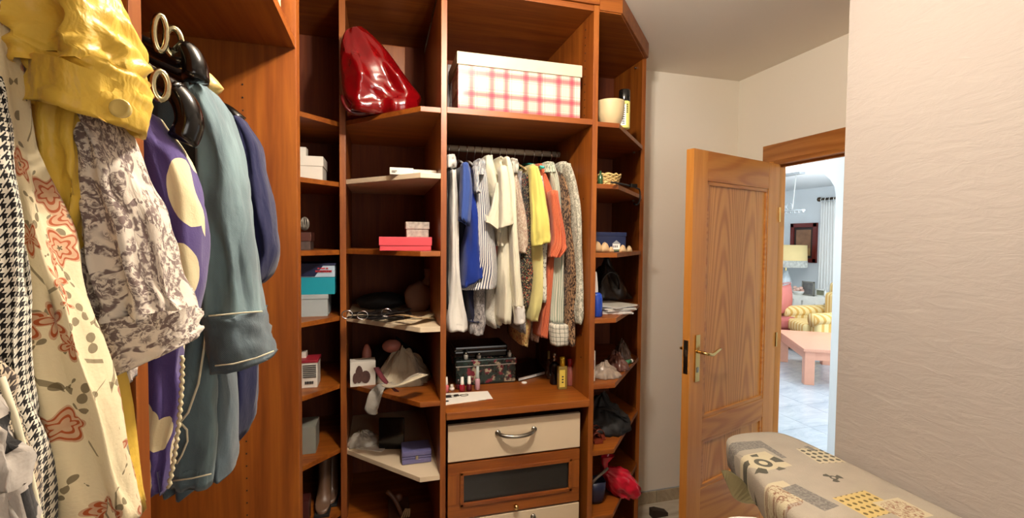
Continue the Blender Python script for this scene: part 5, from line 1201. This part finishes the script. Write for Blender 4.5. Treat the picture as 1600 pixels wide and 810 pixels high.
# coffee table
c = P(1255, 590, z=0.0); zt = .41
SAL = plain('salmon_pink_wood', '#dd9f84', .35, var=.06)
t = thing('coffee_table', 'low salmon pink wooden coffee table in the bright living room', 'table', (c.x+.2, c.y+.5, 0))
a0 = P(1257, 545, z=zt); a1 = P(1210, 512, z=zt); a2 = P(1300, 537, z=zt)
ex = (a1-a0); ex.z = 0; exn = ex.normalized(); eyn = Vector((exn.y, -exn.x, 0)); eyn = eyn if eyn.x > 0 else -eyn
Lx, Ly = 1.15, .62
def tb(name, a, b, c_, d, z0, z1, m=SAL, bev=.006):
    bm = B(); pts = [a0+exn*q+eyn*r for q, r in ((a, c_), (b, c_), (b, d), (a, d))]; prism(bm, [(p.x, p.y) for p in pts], z0, z1, bev); return obj(name, bm, m, t)
tb('tabletop', -.01, Lx, -.01, Ly, zt-.035, zt)
for q in ((.015, Lx-.02, .02, .04), (.015, Lx-.02, Ly-.05, Ly-.03), (.02, .04, .02, Ly-.03), (Lx-.045, Lx-.025, .02, Ly-.03)): tb('apron', *q, zt-.13, zt-.035)
for q in (.01, Lx-.115):
    for r in (.01, Ly-.115): tb('leg', q, q+.10, r, r+.10, 0, zt-.035)
# armchair with yellow stripes
STR = NT('yellow_striped_fabric'); v = STR.coord(); q = STR.sep(v); k_ = STR.math('ADD', STR.math('MULTIPLY', q[0], .6), STR.math('MULTIPLY', q[1], .8))
cc = STR.mix(STR.stripe(k_, .055, .4), srgb('#e0ca90'), srgb('#cda255')); STRM = STR.fin(cc, .9)
AXP = P(1270, 548, z=.03); AXP = Vector((5.75, 5.05, 0))
t = thing('striped_armchair', 'armchair with yellow and cream stripes behind the coffee table', 'armchair', (6.16, 5.16, 0), R(-18))
def rb(name, x0, x1, y0, y1, z0, z1, m=STRM, b=.06, **k):
    bm = bx(x0, x1, y0, y1, z0, z1); bmesh.ops.bevel(bm, geom=bm.edges[:], offset=b, segments=4, profile=.6, affect='EDGES'); return obj(name, bm, m, t, smooth=True, local=True)
rb('base', -.42, .40, -.36, .36, .06, .30, b=.03); rb('seat_cushion', -.45, .28, -.27, .27, .30, .46)
for sy in (-1, 1):
    rb('armrest', -.40, .40, min(sy*.28, sy*.44), max(sy*.28, sy*.44), .10, .56, b=.07)
    bm = B(); tube(bm, [(-.42, sy*.36, .53), (.36, sy*.36, .56)], [.095, .095], 16); obj('arm_roll', bm, STRM, t, smooth=True, local=True)
rb('backrest', .26, .46, -.40, .40, .20, 1.0, b=.08); rb('back_cushion', .12, .30, -.27, .27, .44, .86, b=.07)
for sx in (-.36, .34):
    for sy in (-.3, .3): rb('leg', sx-.025, sx+.025, sy-.025, sy+.025, 0, .07, OAK_V, .004)
# sofa end with cushion
RS = plain('dusty_red_fabric', '#b0605a', .9, var=.1)
c = P(1226, 482, y=5.62)
t = thing('red_sofa', 'dusty red sofa partly hidden by the door frame', 'sofa', (c.x-.20, 5.86, 0), R(0))
rb('base', -.9, .28, -.42, .42, .05, .30, RS, .03); rb('seat_cushion', -.88, .28, -.42, .25, .30, .47, RS); rb('backrest', -.9, .28, .22, .46, .2, .82, RS, .08)
for sx in (-.8, .2): rb('leg', sx-.03, sx+.03, -.36, -.30, 0, .06, OAK_V, .004)
c = P(1226, 482, y=5.62); t = thing('red_cushion', 'puffy dusty pink cushion with fringe on the red sofa', 'cushion', (c.x, 5.66, .49), R(20))
bm = B(); n_ = 14; grid = {}
for sgn_ in (1, -1):
    for i in range(n_+1):
        for j in range(n_+1):
            a, b = -1+2*i/n_, -1+2*j/n_; th = .10*(max(0, 1-a*a)*max(0, 1-b*b))**.45; pin = 1-.12*(1-abs(a))*abs(b)**3-.0
            if sgn_ < 0 and (i in (0, n_) or j in (0, n_)): continue
            grid[(sgn_, i, j)] = bm.verts.new((a*.24*(1-.10*(1-b*b)*abs(a)), sgn_*th, .22+b*.24*(1-.10*(1-a*a)*abs(b))))
def gv(s_, i, j): return grid.get((s_, i, j)) or grid[(1, i, j)]
for s_ in (1, -1):
    for i in range(n_):
        for j in range(n_):
            q = [gv(s_, i, j), gv(s_, i+1, j), gv(s_, i+1, j+1), gv(s_, i, j+1)]; bm.faces.new(q if s_ < 0 else q[::-1])
obj('cushion_body', bm, plain('dusty_pink_fabric', '#c4736a', .9, var=.06), t, smooth=True, local=True)
bm = B()
for i in range(40):
    a = -1+2*(i % 10)/9; sd = i//10; x, zz = ((a*.235, .22-.235), (a*.235, .22+.235), (-.235, .22+a*.235), (.235, .22+a*.235))[sd]
    dx, dz = ((0, -.03), (0, .03), (-.03, 0), (.03, 0))[sd]; tube(bm, [(x, 0, zz), (x+dx, 0, zz+dz)], .006, 5)
obj('fringe', bm, plain('dusty_pink_fabric', '#c4736a', .9), t, local=True)
# picture on the far wall
y0, y1 = wallpt(1238, 350, XF).y, wallpt(1279, 350, XF).y; za, zb = wallpt(1258, 410, XF).z, wallpt(1258, 349, XF).z; ylo, yhi = min(y0, y1), max(y0, y1)
t = thing('framed_picture', 'dark red framed brownish picture on the far living room wall', 'picture', (XF-.02, (ylo+yhi)/2, (za+zb)/2))
MAH = plain('mahogany_frame', '#6e1f16', .35)
fw = .075
for q in ((ylo, yhi, za, za+fw), (ylo, yhi, zb-fw, zb), (ylo, ylo+fw, za, zb), (yhi-fw, yhi, za, zb)): part('frame_bar', t, MAH, XF-.045, XF-.004, q[0], q[1], q[2], q[3], bev=.006)
part('picture_mount', t, plain('dark_mount', '#2e1c18', .6), XF-.025, XF-.01, ylo+.06, yhi-.06, za+.06, zb-.06, bev=0)
dy, dz = (yhi-ylo)*.22, (zb-za)*.17
part('picture_print', t, plain('faded_brown_print', '#94694a', .5, var=.5, sc=9), XF-.03, XF-.02, ylo+dy, yhi-dy, za+dz, zb-dz, bev=0)
part('picture_caption_band', t, plain('tan_print', '#b08a56', .5, var=.2, sc=30), XF-.032, XF-.02, ylo+dy, yhi-dy, za+dz, za+dz*2.1, bev=0)
# console table with patterned cloth, lamp, frames
cx_, cyy = 7.05, 6.45
ztab = P(1240, 461, x=6.75).z
t = thing('side_table', 'side table under a white floral cloth holding lamp and photo frames', 'table', (7.05, 6.4, 0))
part('tabletop', t, OAK_H, 6.78, 7.26, 5.62, 7.0, ztab-.04, ztab-.005)
for x in (6.82, 7.18):
    for y in (5.68, 6.90): part('leg', t, OAK_V, x, x+.05, y, y+.05, 0, ztab-.04)
TC = plain('white_floral_tablecloth', '#e6e2d6', .85, var=.12, sc=14)
bm = B(); box(bm, 6.76, 7.28, 5.60, 7.02, ztab-.005, ztab, .002); o = obj('tablecloth', bm, TC, None); tag(o, 'white floral cloth covering the side table', 'tablecloth')
for (xa, ya_, xb, yb_) in ((6.76, 5.60, 6.76, 7.02), (6.76, 5.60, 7.28, 5.60)):
    bm = B(); rings = []
    for i in range(25):
        q = i/24; x, y = xa+(xb-xa)*q, ya_+(yb_-ya_)*q; w_ = .012*math.sin(i*1.9); nx, ny = (-1, 0) if xa == xb else (0, -1)
        rings.append([(x+nx*e+nx*w_*f_, y+ny*e+ny*w_*f_, z_) for e, f_, z_ in ((.0, 0, ztab-.002), (.003, 0, ztab-.002), (.018, 1, ztab-.40), (.014, 1, ztab-.40))])
    loft(bm, rings, True, True); bmesh.ops.recalc_face_normals(bm, faces=bm.faces); oo = obj('cloth_drop', bm, TC, None, smooth=True); M_ = oo.location.copy(); oo.parent = o; oo.location = M_-o.location
# lamp
lx = 6.95; c = P(1228, 415, x=lx); ly = c.y; zb_ = P(1228, 417, x=lx).z; zm = P(1228, 407, x=lx).z; zt_ = P(1228, 383, x=lx).z; rs = abs(P(1205, 400, x=lx).y-P(1253, 400, x=lx).y)/2
t = thing('table_lamp', 'table lamp with cream drum shade and blue white ceramic base', 'lamp', (lx, ly, ztab))
bm = B(); lathe(bm, [(rs*1.0, zm), (rs*.97, zt_), (rs*.96, zt_), (rs*.99, zm)], (lx, ly, 0), 32, cap=False); obj('lamp_shade', bm, plain('cream_lampshade', '#e0c68c', .8, var=.03), t, smooth=True)
bm = B(); lathe(bm, [(rs*1.02, zb_), (rs*1.0, zm+.004), (rs*.985, zm+.004), (rs*1.0, zb_)], (lx, ly, 0), 32, cap=False); obj('shade_band', bm, plain('grey_lace_band', '#b9b7ae', .8, var=.7, sc=22), t, smooth=True, label='grey lace band round the foot of the shade')
CER = plain('blue_white_ceramic', '#c9d2dc', .15, var=.55, sc=9)
hb = zb_-ztab
bm = B(); lathe(bm, [(.13, 0), (.14, .02), (.10, .05), (.07, hb*.25), (.10, hb*.4), (.075, hb*.6), (.045, hb*.75), (.04, hb*.85)], (lx, ly, ztab), 20); obj('lamp_base', bm, CER, t, smooth=True)
bm = B(); tube(bm, [(lx, ly, ztab+hb*.8), (lx, ly, zt_-.03)], .012, 8); obj('lamp_stem', bm, BRASS, t); bm = B()
for k in range(3): tube(bm, [(lx, ly, zt_-.03), (lx+rs*.96*math.cos(2.1*k), ly+rs*.96*math.sin(2.1*k), zt_-.02)], .005, 6)
obj('shade_spider', bm, BRASS, t)
# frames and ornaments on the table
for k, (l, r, tp, x, inner, lb) in enumerate([(1253, 1272, 440, 6.9, '#6d6a66', 'silver framed photo of a dark haired head on the side table'), (1212, 1223, 443, 6.86, '#5c6a86', 'small blue white ceramic tile standing left of the lamp'), (1274, 1290, 452, 7.0, '#8a8a70', 'white and green patterned frame near the curtain')]):
    a, b = P(l, 460, x=x), P(r, 460, x=x); zt2 = max(P((l+r)/2, tp, x=x).z, ztab+.08); t = thing('framed_photo', lb, 'frame', (x, (a.y+b.y)/2, ztab), group='photo frames on the side table'); lo, hi = min(a.y, b.y), max(a.y, b.y)
    for q in ((lo, hi, 0, .02), (lo, hi, zt2-ztab-.02, zt2-ztab), (lo, lo+.02, 0, zt2-ztab), (hi-.02, hi, 0, zt2-ztab)): part('frame_bar', t, WHITE if k else STEEL, x-.012, x+.012, q[0], q[1], ztab+q[2], ztab+q[3], bev=.002)
    part('frame_picture', t, plain('print_'+inner[1:], inner, .4, var=.8, sc=14), x, x+.008, lo+.018, hi-.018, ztab+.018, zt2-.018, bev=0)
    part('frame_stand', t, WHITE, x+.012, x+.08, (lo+hi)/2-.01, (lo+hi)/2+.01, ztab, ztab+.02, bev=0)
c = P(1246, 455, x=6.84); t = thing('pink_flower_bowl', 'low pot of pale pink flowers in front of the lamp', 'flowers', (6.86, c.y, ztab))
bm = B(); lathe(bm, [(.06, 0), (.09, .05), (.095, .06), (.05, .06)], (6.86, c.y, ztab), 16); obj('pot', bm, WHITE, t, smooth=True)
for k in range(7):
    bm = B(); blob(bm, (6.86+.05*math.cos(k*.9), c.y+.06*math.sin(k*.9), ztab+.075+.02*(k % 3)), (.035, .035, .028), 2, .25, 6, 0, k); obj('blossom', bm, plain('pale_pink_petals', '#e2b8a6', .7, var=.2), t, smooth=True)
# curtain and rod
ya, yb = P(1306, 310, x=7.36).y, P(1283, 310, x=7.36).y; zr_ = P(1290, 311, x=7.38).z
t = thing('curtain_rod', 'dark curtain rod with knob end on the far wall', 'rod', (7.38, yb, zr_))
bm = B(); tube(bm, [(7.38, yb+.03, zr_), (7.38, yb-2.2, zr_)], .022, 10); obj('rod', bm, plain('dark_bronze', '#4a3a2a', .4, .5), t, smooth=True)
bm = B(); lathe(bm, [(.001, -.04), (.03, -.03), (.04, 0), (.03, .03), (.001, .04)], (7.38, yb+.05, zr_), 12); obj('rod_finial', bm, plain('dark_bronze', '#4a3a2a', .4, .5), t, smooth=True)
bm = B(); box(bm, 7.36, 7.5, yb-.06, yb-.03, zr_-.015, zr_+.015); obj('rod_bracket', bm, plain('dark_bronze', '#4a3a2a', .4, .5), t)
t = thing('white_curtain', 'long white curtain gathered at the left end of the rod', 'curtain', (7.38, yb-.2, 0))
bm = B(); rings = []
for i in range(22):
    tt = i/21; zz = zr_-.05-(zr_-.07)*tt; ring = []
    wid = .34+.10*tt
    pts = [(yb+.02+.03*tt-wid*j/40, .035*math.sin(j*1.15+.6*math.sin(tt*2))*(1-.3*tt)) for j in range(41)]
    for y, dx in pts: ring.append((7.38+dx, y, zz))
    for y, dx in pts[::-1]: ring.append((7.392+dx, y, zz))
    rings.append(ring)
loft(bm, rings, True, True); obj('curtain_cloth', bm, plain('white_curtain_cloth', '#eeeeea', .9, var=.02), t, smooth=True)
for j in range(5):
    bm = B(); y = yb-.0-.08*j; tube(bm, [(7.38+.03*math.cos(a), y, zr_-.012+.035*math.sin(a)) for a in [i*math.pi/8 for i in range(16)]], .005, 6, closed=True); obj('curtain_ring', bm, WHITE, t)
# hanging lamp: white pierced bar frame on two cords
x = 5.6; c = P(1232, 330, x=x); zc_ = c.z; yc_ = P(1222, 330, x=x).y
LMP = plain('grey_lamp_metal', '#8d9294', .4)
t = thing('hanging_lamp', 'white pierced ceiling lamp hanging from cords in living room', 'lamp', (x, yc_, zc_))
bm = B(); box(bm, x-.05, x+.05, yc_-.32, yc_+.32, FC-.03, FC); obj('ceiling_plate', bm, LMP, t)
for dy in (-.22, .0, .2):
    bm = B(); tube(bm, [(x, yc_+dy, FC-.03), (x, yc_+dy*.8, zc_+.02)], .006, 6); obj('cord', bm, plain('grey_cord', '#9a9a96', .6), t)
bm = B(); box(bm, x-.03, x+.03, yc_-.36, yc_+.36, zc_-.01, zc_+.012, .004); obj('lamp_bar', bm, LMP, t)
for k in range(11):
    bm = B(); bmesh.ops.create_icosphere(bm, subdivisions=1, radius=.018, matrix=Matrix.Translation((x, yc_-.35+.07*k, zc_-.02))); obj('bead', bm, LMP, t, smooth=True)
for k in range(3):
    bm = B(); y = yc_-.12+.12*k; tube(bm, [(x, y+.05*math.cos(a), zc_+.06+.05*math.sin(a)) for a in [i*math.pi/8 for i in range(16)]], .008, 6, closed=True); obj('lamp_scroll', bm, LMP, t)
